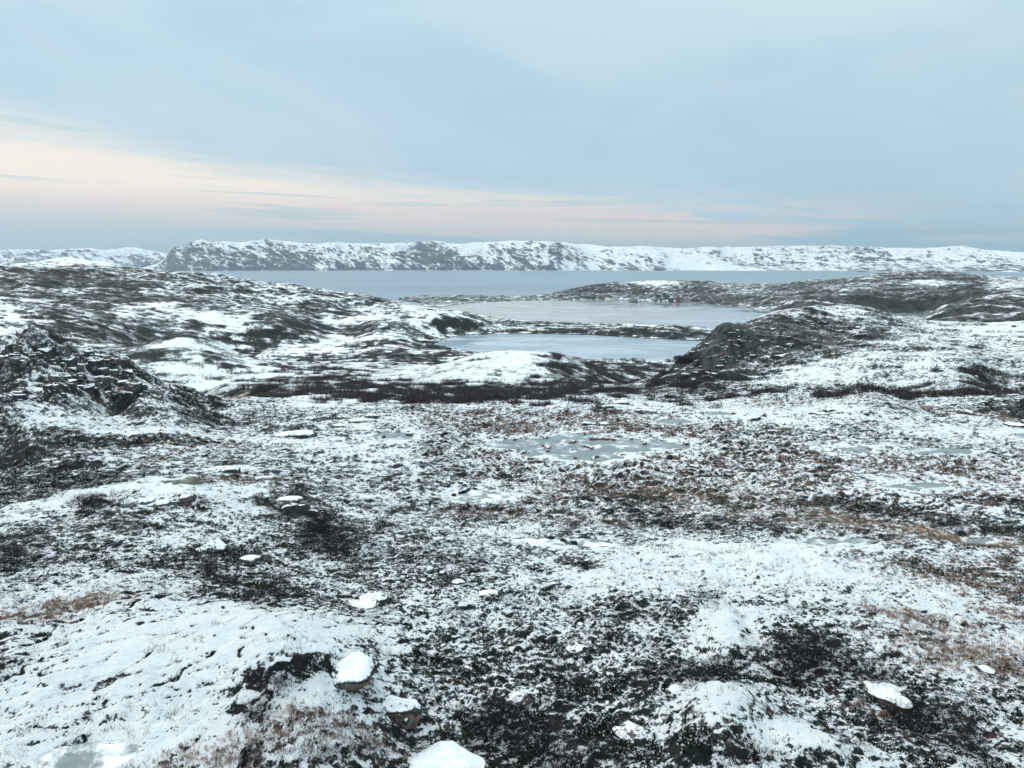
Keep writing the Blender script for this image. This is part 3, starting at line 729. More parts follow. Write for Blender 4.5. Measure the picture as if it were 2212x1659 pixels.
def range_mesh(name, crest, r0, depth, cov_fn, seed, shore=None):
    """crest: (u, v) skyline; the front foot stands at r0 from the lookout"""
    us = np.array([c[0] for c in crest], float); vs = np.array([c[1] for c in crest], float)
    U = np.linspace(us[0], us[-1], int((us[-1] - us[0]) / 1.7)); V_ = np.interp(U, us, vs)
    az = np.arctan((U - CU) / FPX * 1.0145); nt = 190
    t = np.linspace(0, 1.6, nt)[:, None]
    rf = r0 + fbm(az * 40, az * 0, 3.0, 3, .5, seed)[None, :] * 260
    if shore is not None: rf = rf + np.interp(U, [s_[0] for s_ in shore], [s_[1] for s_ in shore])[None, :]
    dep = depth * np.ones_like(az)[None, :]
    r = rf + t * dep
    rc = rf + dep
    cosf = np.cos(az)[None, :]
    hc = CH + (YH - V_)[None, :] / FPX * rc * cosf * 1.0
    prof = np.where(t < 1, 1 - (1 - np.clip(t, 0, 1)) ** 1.7, 1 - (t - 1) * .9)
    prof = prof * smooth(t, -.001, .05)
    x = r * np.sin(az)[None, :]; y = r * np.cos(az)[None, :]
    gx_ = az[None, :] * r0 + t * dep * .55          # gullies run slantwise down the front
    rg = 1 - np.abs(fbm(gx_, t * dep * .30, 420, 5, .55, seed + 3)) * 1.5
    rg2 = fbm(gx_, t * dep * .45, 170, 5, .6, seed + 11)
    amp = 4 * np.clip(t, 0, 1) * (1.02 - np.clip(t, 0, 1))
    calm = 1 - .75 * smooth(t, .55, .95)
    zz = hc * prof + (rg - .5) * hc * .20 * amp + rg2 * hc * .09 * amp * calm + fbm(x, y, 110, 5, .62, seed + 21) * 6 * smooth(t, 0, .2) * calm
    zz = np.where(t < .004, -4, zz)
    P = np.stack([x, y, zz], -1)
    du = np.gradient(P, axis=1); dv = np.gradient(P, axis=0); n = np.cross(du, dv); nzz = np.abs(n[..., 2]) / (np.linalg.norm(n, axis=-1) + 1e-9)
    o = make_mesh(name, P.reshape(-1, 3), grid_faces(nt, len(U)), [M_MT])
    set_attr(o, 'cov', (cov_fn(U)[None, :] + .35 * (t - .45) + 0 * zz).ravel()); set_attr(o, 'nz', nzz.ravel())
    tag(o, kind='structure'); return o


CREST_MAIN = [(300, 586), (335, 577), (362, 570), (382, 556), (392, 541), (402, 535), (412, 534), (420, 540), (428, 531), (445, 524), (462, 521), (480, 527), (500, 524), (530, 527), (560, 524), (590, 521), (620, 523),
              (660, 528), (700, 530), (740, 527), (790, 530), (850, 529), (900, 527), (950, 525), (1000, 528), (1050, 525), (1085, 523), (1110, 521), (1140, 524), (1200, 525), (1260, 530),
              (1320, 536), (1370, 540), (1420, 545), (1470, 552), (1530, 560), (1580, 572), (1640, 582)]
CREST_RIGHT = [(1150, 560), (1250, 545), (1320, 536), (1380, 535), (1420, 538), (1480, 539), (1530, 537), (1600, 536), (1690, 535), (1760, 534), (1830, 537), (1900, 538), (1960, 539), (2020, 536),
               (2060, 538), (2100, 545), (2160, 547), (2212, 546), (2300, 544), (2400, 550), (2500, 555)]
CREST_LEFT = [(-330, 545), (-200, 548), (-100, 542), (0, 544), (60, 541), (90, 540), (130, 543), (180, 540), (220, 538), (260, 541), (300, 537), (330, 538), (360, 545), (400, 552), (440, 556), (500, 562), (560, 570)]
range_mesh("distant_mountains", CREST_MAIN, 5600, 1100, lambda U: np.interp(U, [380, 500, 700, 1000, 1300, 1700], [.34, .40, .50, .54, .60, .66]), 101)
range_mesh("distant_snowfields", CREST_RIGHT, 6100, 2400, lambda U: np.interp(U, [1150, 1500, 2212], [.56, .60, .56]), 151, [(1150, 0), (1600, 0), (1900, -500), (2150, -900), (2500, -900)])
range_mesh("distant_ridge", CREST_LEFT, 7400, 1500, lambda U: np.interp(U, [-300, 500], [.42, .46]), 201)

# ------------------------------------------------------------------ mesh builder for small things
class MB:
    def __init__(s): s.v = []; s.f = []; s.mi = []
    def add(s, vs, fs, mi=0):
        n = len(s.v); s.v += [tuple(map(float, p)) for p in vs]; s.f += [tuple(i + n for i in f) for f in fs]; s.mi += [mi] * len(fs)
    def box(s, c, d, mi=0, top=1.0, rz=0.0):
        x, y, z = (k / 2 for k in d); vs = []
        for sz in (-1, 1):
            k = top if sz > 0 else 1.0
            for sx, sy in ((-1, -1), (1, -1), (1, 1), (-1, 1)):
                px, py = sx * x * k, sy * y * k
                vs.append((c[0] + px * math.cos(rz) - py * math.sin(rz), c[1] + px * math.sin(rz) + py * math.cos(rz), c[2] + sz * z))
        s.add(vs, [(3, 2, 1, 0), (4, 5, 6, 7), (0, 1, 5, 4), (1, 2, 6, 5), (2, 3, 7, 6), (3, 0, 4, 7)], mi); return s
    def gable(s, c, d, rise, mi=0, over=.25, th=.12):
        """pitched roof, ridge along x, c = middle of the eaves plane"""
        x = d[0] / 2 + over; y = d[1] / 2 + over; z0 = c[2] - over * rise / (d[1] / 2)
        for sy in (-1, 1):
            a = [(-x, sy * y, z0), (x, sy * y, z0), (x, 0, c[2] + rise), (-x, 0, c[2] + rise)]
            vs = [(c[0] + p[0], c[1] + p[1], p[2] + .01) for p in a] + [(c[0] + p[0], c[1] + p[1], p[2] + .01 + th) for p in a]
            s.add(vs, [(3, 2, 1, 0), (4, 5, 6, 7), (0, 1, 5, 4), (1, 2, 6, 5), (2, 3, 7, 6), (3, 0, 4, 7)], mi)
        return s
    def gable_wall(s, c, d, rise, mi=0):
        x, y = d[0] / 2, d[1] / 2
        for sx in (-1, 1):
            s.add([(c[0] + sx * x, c[1] - y, c[2]), (c[0] + sx * x, c[1] + y, c[2]), (c[0] + sx * x, c[1], c[2] + rise)], [(0, 1, 2)], mi)
        return s
    def tube(s, a, b, r0, r1, n=6, mi=0):
        a = np.array(a, float); b = np.array(b, float); d = b - a; d /= np.linalg.norm(d)
        u = np.cross(d, (0, 0, 1) if abs(d[2]) < .9 else (1, 0, 0)); u /= np.linalg.norm(u); w = np.cross(d, u); vs = []
        for p, r in ((a, r0), (b, r1)):
            for k in range(n):
                t = 2 * math.pi * k / n; vs.append(p + (u * math.cos(t) + w * math.sin(t)) * r)
        s.add(vs, [(k, (k + 1) % n, n + (k + 1) % n, n + k) for k in range(n)] + [tuple(range(n - 1, -1, -1)), tuple(range(n, 2 * n))], mi); return s
    def build(s, name, mats, parent=None, smooth_sh=False):
        me = bpy.data.meshes.new(name); me.from_pydata(s.v, [], s.f)
        for m_ in (mats if isinstance(mats, (list, tuple)) else [mats]): me.materials.append(m_)
        for p, i in zip(me.polygons, s.mi): p.material_index = i; p.use_smooth = smooth_sh
        o = bpy.data.objects.new(name, me); COL.objects.link(o)
        if parent: o.parent = parent
        return o


def empty(name, loc, rz=0.0, sc=1.0):
    o = bpy.data.objects.new(name, None); COL.objects.link(o); o.location = loc; o.rotation_euler = (0, 0, rz); o.scale = (sc, sc, sc); o.empty_display_size = .3; return o


def plain(name, c, rough=.8, var=.25, scale=2.0, c2=None):
    m_, T = new_mat(name)
    pos = T.node('ShaderNodeTexCoord').outputs['Object']
    n = T.noise(pos, scale, 5, .6)
    cc = T.mix(T.step(n, .35, .7), tuple(k * (1 - var) for k in c), c2 or tuple(min(1, k * (1 + var)) for k in c))
    b = T.node('ShaderNodeBsdfPrincipled', {'Base Color': cc, 'Roughness': rough, 'Specular IOR Level': .2}); T.node('ShaderNodeOutputMaterial', {0: b}); return m_


def snow_mat():
    m_, T = new_mat("fresh_snow")
    pos = T.node('ShaderNodeNewGeometry').outputs['Position']
    n = T.noise(pos, 3.0, 6, .6); n3 = T.noise(pos, 9.0, 4, .65)
    n4 = T.noise(pos, 24.0, 4, .65); nzz = T.node('ShaderNodeSeparateXYZ', {0: T.node('ShaderNodeNewGeometry').outputs['Normal']}).outputs[2]
    edge = T.lin(nzz, .55, .95, .20, -.09)
    s = T.m('MAXIMUM', T.step(T.add(n3, edge), .57, .62), T.step(T.add(n4, edge), .60, .65))
    b = T.node('ShaderNodeBsdfPrincipled', {'Base Color': T.mix(s, T.mix(T.step(n, .35, .65), (0.84, 0.87, 0.90), (0.68, 0.75, 0.80)), (0.03, 0.04, 0.035)), 'Roughness': .75, 'Specular IOR Level': .15,
                                            'Normal': T.node('ShaderNodeBump', {'Strength': .5, 'Distance': .05, 'Height': n})})
    T.node('ShaderNodeOutputMaterial', {0: b}); return m_
M_SNOW = snow_mat()


def rock_mat(name, dark, light, pink=.25, lichen=.4, dust=.72):
    m_, T = new_mat(name)
    geo = T.node('ShaderNodeNewGeometry'); pos = geo.outputs['Position']
    nrm = T.node('ShaderNodeSeparateXYZ', {0: geo.outputs['Normal']}).outputs[2]
    n = T.noise(pos, 1.1, 7, .65, .3); n2 = T.noise(pos, .45, 2, .5); n3 = T.noise(pos, 5.5, 6, .70)
    c = T.mix(T.step(n, .38, .64), dark, light)
    c = T.mix(T.mul(T.step(n2, .5, .62), pink), c, (0.27, 0.165, 0.13))
    c = T.mix(T.mul(T.step(n3, .55, .68), lichen), c, (0.20, 0.21, 0.12))
    s = T.add(T.add(nrm, T.mul(T.sub(n, .5), 1.4)), T.mul(T.sub(n3, .5), 1.7))
    c = T.mix(T.step(s, 1.08 - dust * .5, 1.20 - dust * .5), c, SNOW)
    b = T.node('ShaderNodeBsdfPrincipled', {'Base Color': c, 'Roughness': .9, 'Specular IOR Level': .15,
                                            'Normal': T.node('ShaderNodeBump', {'Strength': .8, 'Distance': .08, 'Height': n3})})
    T.node('ShaderNodeOutputMaterial', {0: b}); return m_
M_ROCK = rock_mat("grey_gneiss", (0.035, 0.042, 0.045), (0.15, 0.155, 0.155))
M_ROCKP = rock_mat("pinkish_gneiss", (0.05, 0.045, 0.045), (0.20, 0.17, 0.155), .8, .3)
M_ROCKD = rock_mat("dark_gneiss", (0.018, 0.025, 0.03), (0.075, 0.085, 0.09), .1, .3)

M_ROCKS = rock_mat("swept_dark_gneiss", (0.016, 0.024, 0.026), (0.07, 0.08, 0.082), .1, .4, .38)
import bmesh
def ico(sub):
    bm = bmesh.new(); bmesh.ops.create_icosphere(bm, subdivisions=sub, radius=1.0)
    V = np.array([v.co[:] for v in bm.verts]); F = np.array([[v.index for v in f.verts] for f in bm.faces]); bm.free(); return V, F
ICO = {k: ico(k) for k in (2, 3, 4, 5)}


def p3(V, f, seed):
    return (perlin(V[:, 0] * f + 3.1 * seed, V[:, 1] * f + 1.7, seed) + perlin(V[:, 1] * f + 5.2, V[:, 2] * f + 2.3 * seed, seed + 1) + perlin(V[:, 2] * f + 7.7, V[:, 0] * f, seed + 2)) / 2


def rock_shape(dx, dy, dz, seed, block=.5, sub=3, rnd=.24):
    V, F = ICO[sub]; V = V.copy(); rs = np.random.RandomState(seed)
    # cut by random planes for flat faces
    for k in range(int(4 + block * 9)):
        n = rs.randn(3); n /= np.linalg.norm(n)
        if k % 3 == 0: n[2] *= .15; n /= np.linalg.norm(n)
        lim = rs.uniform(.62, .88) if block > .3 else rs.uniform(.78, .95)
        d = V @ n; m_ = d > lim; V[m_] -= np.outer(d[m_] - lim, n) * .96
    V += V * (p3(V, 1.7, seed) * rnd)[:, None] + V * (p3(V, 5, seed + 7) * rnd * .3)[:, None]
    V = V * (dx / 2, dy / 2, dz / 2)
    return V, F


def block_shape(dx, dy, dz, seed, n=7):
    """cracked, squarish block: a cube with chipped corners and rough faces"""
    rs = np.random.RandomState(seed); g = np.linspace(-1, 1, n); vs = {}; V = []; F = []
    def vid(p):
        k = tuple(np.round(p, 4))
        if k not in vs: vs[k] = len(V); V.append(p)
        return vs[k]
    for ax in range(3):
        for sg in (-1, 1):
            for i in range(n - 1):
                for j in range(n - 1):
                    q = []
                    for a, b in ((i, j), (i + 1, j), (i + 1, j + 1), (i, j + 1)):
                        p = [0, 0, 0]; p[ax] = sg; p[(ax + 1) % 3] = g[a]; p[(ax + 2) % 3] = g[b]; q.append(vid(p))
                    q = q if sg > 0 else q[::-1]; F.append((q[0], q[1], q[2])); F.append((q[0], q[2], q[3]))
    V = np.array(V, float); C = rs.uniform(-.30, .30, (2, 2, 2, 3)); t = (V + 1) / 2
    for a in (0, 1):
        for b in (0, 1):
            for c in (0, 1):
                w = (t[:, 0] if a else 1 - t[:, 0]) * (t[:, 1] if b else 1 - t[:, 1]) * (t[:, 2] if c else 1 - t[:, 2]); V = V + w[:, None] * C[a, b, c]
    for k in range(5):
        nn = rs.randn(3); nn /= np.linalg.norm(nn); lim = rs.uniform(1.0, 1.3); d = V @ nn; m_ = d > lim; V[m_] -= np.outer(d[m_] - lim, nn) * .9
    V = V * (1 + p3(V, 1.4, seed) * .13 + p3(V, 4.1, seed + 4) * .05)[:, None]
    return V * (dx / 2, dy / 2, dz / 2), np.array(F)


def make_rock(name, dx, dy, dz, seed, mat, block=.5, sub=3, cap=True, lab=None, cat='boulder', group=None, capf=.07):
    """rock sunk a third into the ground; the snow on top is a part of its own"""
    V, F = block_shape(dx, dy, dz, seed) if block > .85 else rock_shape(dx, dy, dz, seed, block, sub)
    V[:, 2] += dz * .06
    if not cap:
        o = make_mesh(name, V, F, [mat], smooth_sh=block <= .85); return tag(o, lab, cat, group)
    o = make_mesh(name, V, F, [mat], smooth_sh=block <= .85)
    n = np.zeros_like(V); fn = np.cross(V[F[:, 1]] - V[F[:, 0]], V[F[:, 2]] - V[F[:, 0]])
    for k in range(3): np.add.at(n, F[:, k], fn)
    n /= np.linalg.norm(n, axis=1, keepdims=True)
    w = smooth(n[:, 2] + p3(V / dz * 2, 1.6, seed + 9) * .35 + p3(V / dz * 2, 4.5, seed + 19) * .25, .22, .62)
    keep = (w[F].max(1) > 0)
    th = min(.07, capf * dz * .6 + .012)
    Vc = V + n * ((w * 1.6 - .5) * th)[:, None]
    idx = np.unique(F[keep]); mp = -np.ones(len(V), int); mp[idx] = np.arange(len(idx))
    c = make_mesh('snow_cap', Vc[idx], mp[F[keep]], [M_SNOW], parent=o)
    return tag(o, lab, cat, group)


def copy_tree(o):
    c = o.copy(); COL.objects.link(c)
    for k in ('label', 'group'):
        if k in c: del c[k]
    for ch in o.children:
        d = ch.copy(); COL.objects.link(d); d.parent = c
    return c


def put(o, x, y, rz=0, sc=(1, 1, 1), dz=0.0, tilt=(0, 0)):
    o.location = (x, y, ground_z(x, y) + dz); o.rotation_euler = (tilt[0], tilt[1], rz); o.scale = sc; return o


def scale_at(x, y, z): return FPX / math.sqrt(x * x + y * y + (CH - z) ** 2)     # px (2212 wide) per metre

# ------------------------------------------------------------------ single stones one can point to: u, v of the foot, width px, height px, depth factor, kind, seed, label
STONES = [
    (762, 1490, 104, 84, 1.3, 'P', .6, 'large snow-topped boulder with a bare pinkish right face at the end of the whaleback'),
    (860, 1562, 95, 72, 1.0, 'P', .4, 'tilted snowy boulder just below the pink-faced one'),
    (935, 1700, 185, 110, 1.0, 'S', .0, 'smooth round boulder fully under snow, cut off by the bottom edge'),
    (1062, 1668, 52, 26, 1.0, 'R', .2, 'small snowy stone at the bottom edge right of the smooth round boulder'),
    (784, 1316, 66, 24, 1.1, 'R', .2, 'flat snowy stone in front of its twin in the speckled heath'),
    (808, 1300, 56, 26, 1.1, 'R', .2, 'flat snowy stone behind its twin in the speckled heath'),
    (997, 1316, 30, 24, .9, 'D', .6, 'small stone with a dark underside below centre'),
    (1055, 1284, 42, 20, 1.1, 'R', .3, 'low white stone up and right of the dark-bottomed stone'),
    (990, 1262, 26, 16, 1.0, 'R', .3, 'little snowy stone above the dark-bottomed stone'),
    (1120, 1520, 44, 34, 1.1, 'R', .2, 'snowy hump of rock amid the dark heath at bottom centre'),
    (1362, 1592, 60, 26, 1.1, 'R', .2, 'broad low snowy stone in the dark heath right of bottom centre'),
    (1466, 1492, 42, 24, 1.1, 'R', .3, 'small snowy stone left of the big white outcrop at lower right'),
    (1915, 1522, 80, 18, 1.0, 'R', .5, 'flat snow-covered slab at lower right below the dwarf birch patch'),
    (1250, 1408, 46, 16, 1.0, 'R', .2, 'low snow-covered stone right of centre in the speckled heath'),
    (455, 1190, 60, 36, 1.0, 'R', .5, 'peaked snowy rock above the dark shrubs left of centre'),
    (537, 1212, 42, 22, 1.0, 'R', .3, 'rounded snowy stone right of the peaked snowy rock'),
    (620, 1086, 62, 16, .7, 'R', .8, 'long flat-topped slab with snow on it at the brink of the small cliff'),
    (652, 1112, 34, 30, .5, 'R', .9, 'upright grey block under the long flat-topped slab'),
    (628, 1112, 26, 30, .5, 'R', .9, 'narrow grey block left of the upright one in the small cliff'),
    (676, 1116, 18, 20, .6, 'R', .9, 'small grey block at the right end of the small cliff'),
    (408, 1046, 58, 30, .6, 'L', .7, 'pale lichen-yellow rock face among the snow on the left'),
    (503, 1022, 36, 22, .8, 'D', .5, 'dark blue-grey rock with snow behind it left of centre'),
    (569, 1036, 40, 16, .9, 'R', .3, 'snow-capped low rock right of the dark blue-grey rock'),
    (472, 1018, 58, 16, .8, 'R', .3, 'long white rock between the pale lichened and the dark blue-grey rocks'),
    (636, 945, 90, 26, .8, 'D', .4, 'dome of dark ribbed rock sticking out of the snow above left of centre'),
    (406, 1084, 34, 20, .9, 'R', .6, 'grey split stone on the white rise at left'),
    (315, 1090, 34, 14, .9, 'R', .4, 'half-buried round stone left of the grey split stone'),
    (345, 1093, 44, 15, .9, 'R', .4, 'low snowy stone beside the half-buried round stone'),
    (861, 1010, 34, 24, .7, 'R', .6, 'grey rock nose at the right end of the long snowy ledge'),
    (740, 905, 34, 20, 1.0, 'R', .5, 'grey stone at the left end of the stone cluster behind the small pond'),
    (770, 914, 44, 18, 1.0, 'R', .5, 'largest snowy stone of the cluster behind the small pond'),
    (805, 904, 36, 16, 1.0, 'R', .5, 'snowy stone at the right of the cluster behind the small pond'),
    (733, 923, 30, 10, 1.0, 'D', .5, 'flat dark stone in front of the stone cluster behind the small pond'),
    (835, 899, 24, 12, 1.0, 'D', .5, 'little dark stone at the right end of the stone cluster behind the small pond'),
    (1075, 1080, 34, 16, 1.0, 'D', .4, 'dark stone by the white pool in the middle of the bog'),
    (1272, 918, 34, 11, 1.0, 'D', .4, 'left one of two dark low stones behind the large pond'),
    (1302, 917, 32, 11, 1.0, 'D', .4, 'right one of two dark low stones behind the large pond'),
    (1310, 882, 36, 18, .9, 'D', .6, 'dark rock at the foot of the snowy hump behind the large pond'),
    (1345, 874, 50, 14, .9, 'R', .6, 'grey rock on the snowy hump right of the dark rock'),
    (1697, 932, 34, 22, .7, 'L', .6, 'pale grey boulder standing alone on the white flat right of the large pond'),
    (1672, 934, 32, 8, .5, 'R', .8, 'low flat stone leaning on the lone pale boulder'),
    (1498, 1010, 18, 12, 1.0, 'D', .6, 'small pointed dark stone in the bog below the large pond'),
    (2080, 894, 34, 15, .8, 'R', .6, 'grey boulder on the snow near the right edge below the brown strip'),
    (2192, 922, 46, 15, .8, 'D', .5, 'dark flat boulder at the right edge beside a small frozen pool'),
    (1769, 896, 34, 7, .9, 'D', .5, 'dark flat stone on the white flat, the nearer of a pair'),
    (1797, 888, 36, 9, .9, 'D', .5, 'dark flat stone on the white flat, the farther of a pair'),
    (1870, 897, 14, 7, 1, 'D', .5, 'tiny dark stone on the open snow right of the flat pair'),
    (2130, 1452, 30, 24, 1.0, 'D', .5, 'dark stone in the snow at the right edge above the lower corner'),
    (560, 1450, 1, 1, 1, 'X', .1, ''),
]
MATS = {'R': M_ROCK, 'P': M_ROCKP, 'D': M_ROCKD, 'L': rock_mat("lichened_pale_rock", (0.13, 0.14, 0.12), (0.34, 0.35, 0.29), .1, .6, .6), 'S': M_SNOW}
for i, (u, v, w, h, dep, kind, block, lab) in enumerate(STONES):
    if kind == 'X': continue
    x, y, z = hit(u, v) if v < 1659 else (lambda p: (p[0], p[1], ground_z(p[0], p[1])))(on_plane(u, v, 24.7))
    px = scale_at(x, y, z); W = w / px; d = W * dep * .8; ang = math.atan2(x, y)
    th = math.atan2(CH - z, math.hypot(x, y)); Hh = .66 * max((h / px - d * math.sin(th) * .75) / math.cos(th), .20 * W)
    big = v > 1250
    o = make_rock('boulder' if h > 14 else 'stone', W * 1.08, d * 1.1, Hh * 1.7, 300 + i, M_SNOW if kind == 'S' else MATS[kind], block, 5 if w > 150 else (4 if big else 3),
                  cap=(kind != 'S' and w > 93 and block < .85), lab=lab, cat='boulder' if h > 14 else 'stone')
    put(o, x + math.sin(ang) * d * .35, y + math.cos(ang) * d * .35, -ang, dz=-.18 * Hh if (kind in 'RD' and block < .85) else 0.0)
    if kind == 'S': o['label'] = lab

# ------------------------------------------------------------------ look-alike stones in fields
def stone_field(name, label, cat, group, n, area, size, mats, seed, block=.6, flat=.6, cap_p=.6, jitter_z=0.0):
    """area: list of (u, v, du, dv) ellipses in which the stones lie"""
    rs = np.random.RandomState(seed); protos = []
    for k in range(7):
        m_ = mats[k % len(mats)]
        dx, dy, dz = 1.0, rs.uniform(.6, .95), rs.uniform(flat * .7, flat * 1.3)
        protos.append(make_rock(name, dx, dy, dz, seed * 11 + k, m_, block, 3, cap=(rs.rand() < cap_p), cat=cat, capf=.10))
    done = 0; first = [True] * len(protos)
    while done < n:
        u0, v0, du, dv = area[rs.randint(len(area))]
        u = u0 + rs.uniform(-1, 1) * du; v = v0 + rs.uniform(-1, 1) * dv
        x, y, z = hit(u, v); k = done % len(protos)
        o = protos[k] if first[k] else copy_tree(protos[k]); first[k] = False
        s_ = size[0] * (size[1] / size[0]) ** (rs.rand() ** 1.7)
        put(o, x, y, dz=-.12 * s_, rz=rs.uniform(0, 6.3) if block < .85 else rs.normal(.35, .35), sc=(s_, s_ * rs.uniform(.7, 1.1), s_ * rs.uniform(.6, 1.2)), tilt=(rs.uniform(-.15, .15), rs.uniform(-.15, .15)))
        tag(o, label, cat, group); done += 1

stone_field('rock_block', 'angular block of the broken crag on the left, snow on its top', 'rock', 'rock blocks of the crag on the left', 170,
            [(60, 800, 120, 45), (200, 800, 70, 40), (300, 845, 50, 18), (240, 790, 30, 20), (100, 850, 110, 16), (40, 770, 60, 18), (120, 775, 100, 14), (250, 830, 40, 24)], (.4, 1.5), [M_ROCK, M_ROCKP, M_ROCKD, M_ROCKD, M_ROCK, M_ROCKD, M_ROCK], 21, .95, .9, 0)
stone_field('rock_block', 'upright cracked slab of the small cliff face at the right end of the left crag', 'rock', 'upright slabs of the left crag', 24,
            [(235, 815, 45, 22), (190, 800, 40, 14), (150, 850, 60, 12), (275, 835, 20, 10)], (.7, 1.5), [M_ROCKD, M_ROCKD, M_ROCKP, M_ROCKD], 26, .95, 1.7, 0)
stone_field('rock_block', 'dark jutting block on the steep left face of the right knoll', 'rock', 'rock blocks on the dark face of the right knoll', 80,
            [(1560, 775, 90, 40), (1500, 810, 60, 18), (1650, 730, 80, 25), (1640, 790, 50, 25)], (.5, 2.0), [M_ROCKS, M_ROCKS, M_ROCKD], 31, .9, .6, 0)
stone_field('boulder', 'dark boulder strewn over the snowy top of the right knoll', 'boulder', 'boulders on the snowy top of the right knoll', 55,
            [(2050, 725, 160, 22), (1850, 715, 100, 20), (2120, 745, 90, 20), (1760, 690, 70, 12)], (.7, 2.6), [M_ROCKD, M_ROCK], 41, .5, .6, .0)
stone_field('stone', 'small dark stone poking through the white slope below the right knoll', 'stone', 'small stones on the white slope of the right knoll', 55,
            [(1900, 790, 200, 30), (2120, 790, 90, 30)], (.5, 1.5), [M_ROCKD, M_ROCK], 51, .5, .5, .2)
stone_field('stone', 'small snowy stone in the speckled heath of the lower middle', 'stone', 'small stones in the heath of the lower middle', 20,
            [(1000, 1330, 280, 90), (1150, 1450, 250, 90), (900, 1230, 150, 40)], (.25, .6), [M_ROCK, M_ROCKD], 61, .3, .5, .0)
stone_field('stone', 'little stone on the plateau snow in front of the right knoll', 'stone', 'little stones on the plateau right of the large pond', 26,
            [(1950, 885, 230, 18), (1650, 880, 130, 8), (2050, 930, 150, 14)], (.3, .9), [M_ROCKD, M_ROCK], 71, .5, .5, .0)

# ------------------------------------------------------------------ bushes
M_TWIG = plain("dark_twigs", (0.022, 0.020, 0.026), .9, .35, 3.0)
M_TWIG2 = plain("grey_violet_twigs", (0.070, 0.066, 0.080), .9, .3, 3.0)
M_JUN = plain("juniper_needles", (0.022, 0.045, 0.016), .8, .45, 6.0, (0.06, 0.075, 0.025))


def ribbon(vs, fs, a, b, w, rs):
    d = b - a; side = np.cross(d, rs.randn(3)); side = side / (np.linalg.norm(side) + 1e-9) * w
    n = len(vs); vs += [a - side, a + side, b + side * .45, b - side * .45]; fs.append((n, n + 1, n + 2, n + 3))


def bush_mesh(seed, hgt=1.0, spread=1.0, stems=14, depth=4, w0=.012):
    rs = np.random.RandomState(seed); vs = []; fs = []
    def grow(p, d, L, lev):
        segs = 2
        for _ in range(segs):
            d = d + rs.randn(3) * .16 + np.array([0, 0, .05]); d /= np.linalg.norm(d); q = p + d * L / segs
            ribbon(vs, fs, p, q, w0 * .62 ** lev, rs); p = q
        if lev < depth - 1:
            for _ in range(3 if lev < 2 else 2):
                e = d + rs.randn(3) * .55; e[2] = abs(e[2]) * .8 + .1; grow(p, e / np.linalg.norm(e), L * .68, lev + 1)
    for k in range(stems):
        t = rs.uniform(0, 6.28); r = rs.uniform(0, .25) * spread
        d = np.array([math.cos(t) * rs.uniform(.2, 1.0) * spread, math.sin(t) * rs.uniform(.2, 1.0) * spread, rs.uniform(.55, 1.0)]); d /= np.linalg.norm(d)
        grow(np.array([math.cos(t) * r, math.sin(t) * r, -.05]), d, hgt * .42, 0)
    me = bpy.data.meshes.new('bush'); me.from_pydata([tuple(v) for v in vs], [], fs); return me

BM1 = []
for k in range(4):
    me = bush_mesh(500 + k, 1.0, .9, 13, 4, .013); me.materials.append(M_TWIG); BM1.append(me)
BM2 = []
for k in range(3):
    me = bush_mesh(540 + k, 1.0, .5, 8, 3, .035); me.materials.append(M_TWIG2); BM2.append(me)


def bushes(name, label, cat, group, area, n, size, meshes, seed):
    rs = np.random.RandomState(seed)
    for k in range(n):
        u0, v0, du, dv = area[k % len(area)]
        t = rs.uniform(0, 6.28); q = math.sqrt(rs.rand())
        x, y, z = hit(u0 + math.cos(t) * q * du, v0 + math.sin(t) * q * dv)
        o = bpy.data.objects.new(name, meshes[k % len(meshes)]); COL.objects.link(o)
        s_ = rs.uniform(*size); put(o, x, y, rs.uniform(0, 6.3), (s_ * 1.15, s_ * 1.15, s_)); tag(o, label, cat, group)

bushes('dwarf_birch', 'leafless dark dwarf birch of the patch at lower right, above the flat slab', 'bush', 'dwarf birches at lower right above the slab', [(1760, 1425, 100, 44), (1830, 1460, 100, 28), (1720, 1400, 60, 24)], 20, (.5, 1.15), BM1, 81)
bushes('dwarf_birch', 'leafless dark dwarf birch right behind the big white outcrop at lower right', 'bush', 'dwarf birches behind the white outcrop', [(1560, 1455, 60, 14), (1470, 1465, 60, 10)], 12, (.5, .9), BM1, 82)
bushes('dwarf_birch', 'leafless dwarf birch of the dark patch left of centre below the small cliff', 'bush', 'dwarf birches left of centre', [(720, 1180, 80, 28), (690, 1150, 40, 15)], 22, (.6, 1.2), BM1, 83)
bushes('dwarf_birch', 'leafless dwarf birch in the dark hollow above the large whaleback rock', 'bush', 'dwarf birches above the whaleback', [(580, 1290, 60, 24), (430, 1240, 60, 14), (520, 1260, 60, 16)], 20, (.5, .95), BM1, 84)
bushes('dwarf_birch', 'leafless dwarf birch in the dark heath at the bottom centre edge', 'bush', 'dwarf birches at bottom centre', [(1120, 1600, 110, 40), (1060, 1570, 70, 20), (1200, 1640, 70, 20)], 20, (.5, 1.1), BM1, 85)
bushes('dwarf_birch', 'leafless dwarf birch in the dark patch near the bottom right corner', 'bush', 'dwarf birches in the bottom right corner', [(2030, 1590, 70, 30), (2080, 1620, 80, 24), (1960, 1560, 60, 18)], 14, (.4, 1.0), BM1, 86)
bushes('dwarf_birch', 'leafless dwarf birch below the dark ledge of the whaleback rock', 'bush', 'dwarf birches below the whaleback ledge', [(590, 1490, 50, 14), (560, 1540, 60, 20)], 10, (.35, .65), BM1, 87)
bushes('dwarf_birch', 'leafless dwarf birch in the dark strip at the far left edge', 'bush', 'dwarf birches at the far left edge', [(60, 1060, 90, 28), (30, 1215, 40, 12), (180, 1095, 30, 6)], 24, (.5, 1.1), BM1, 88)
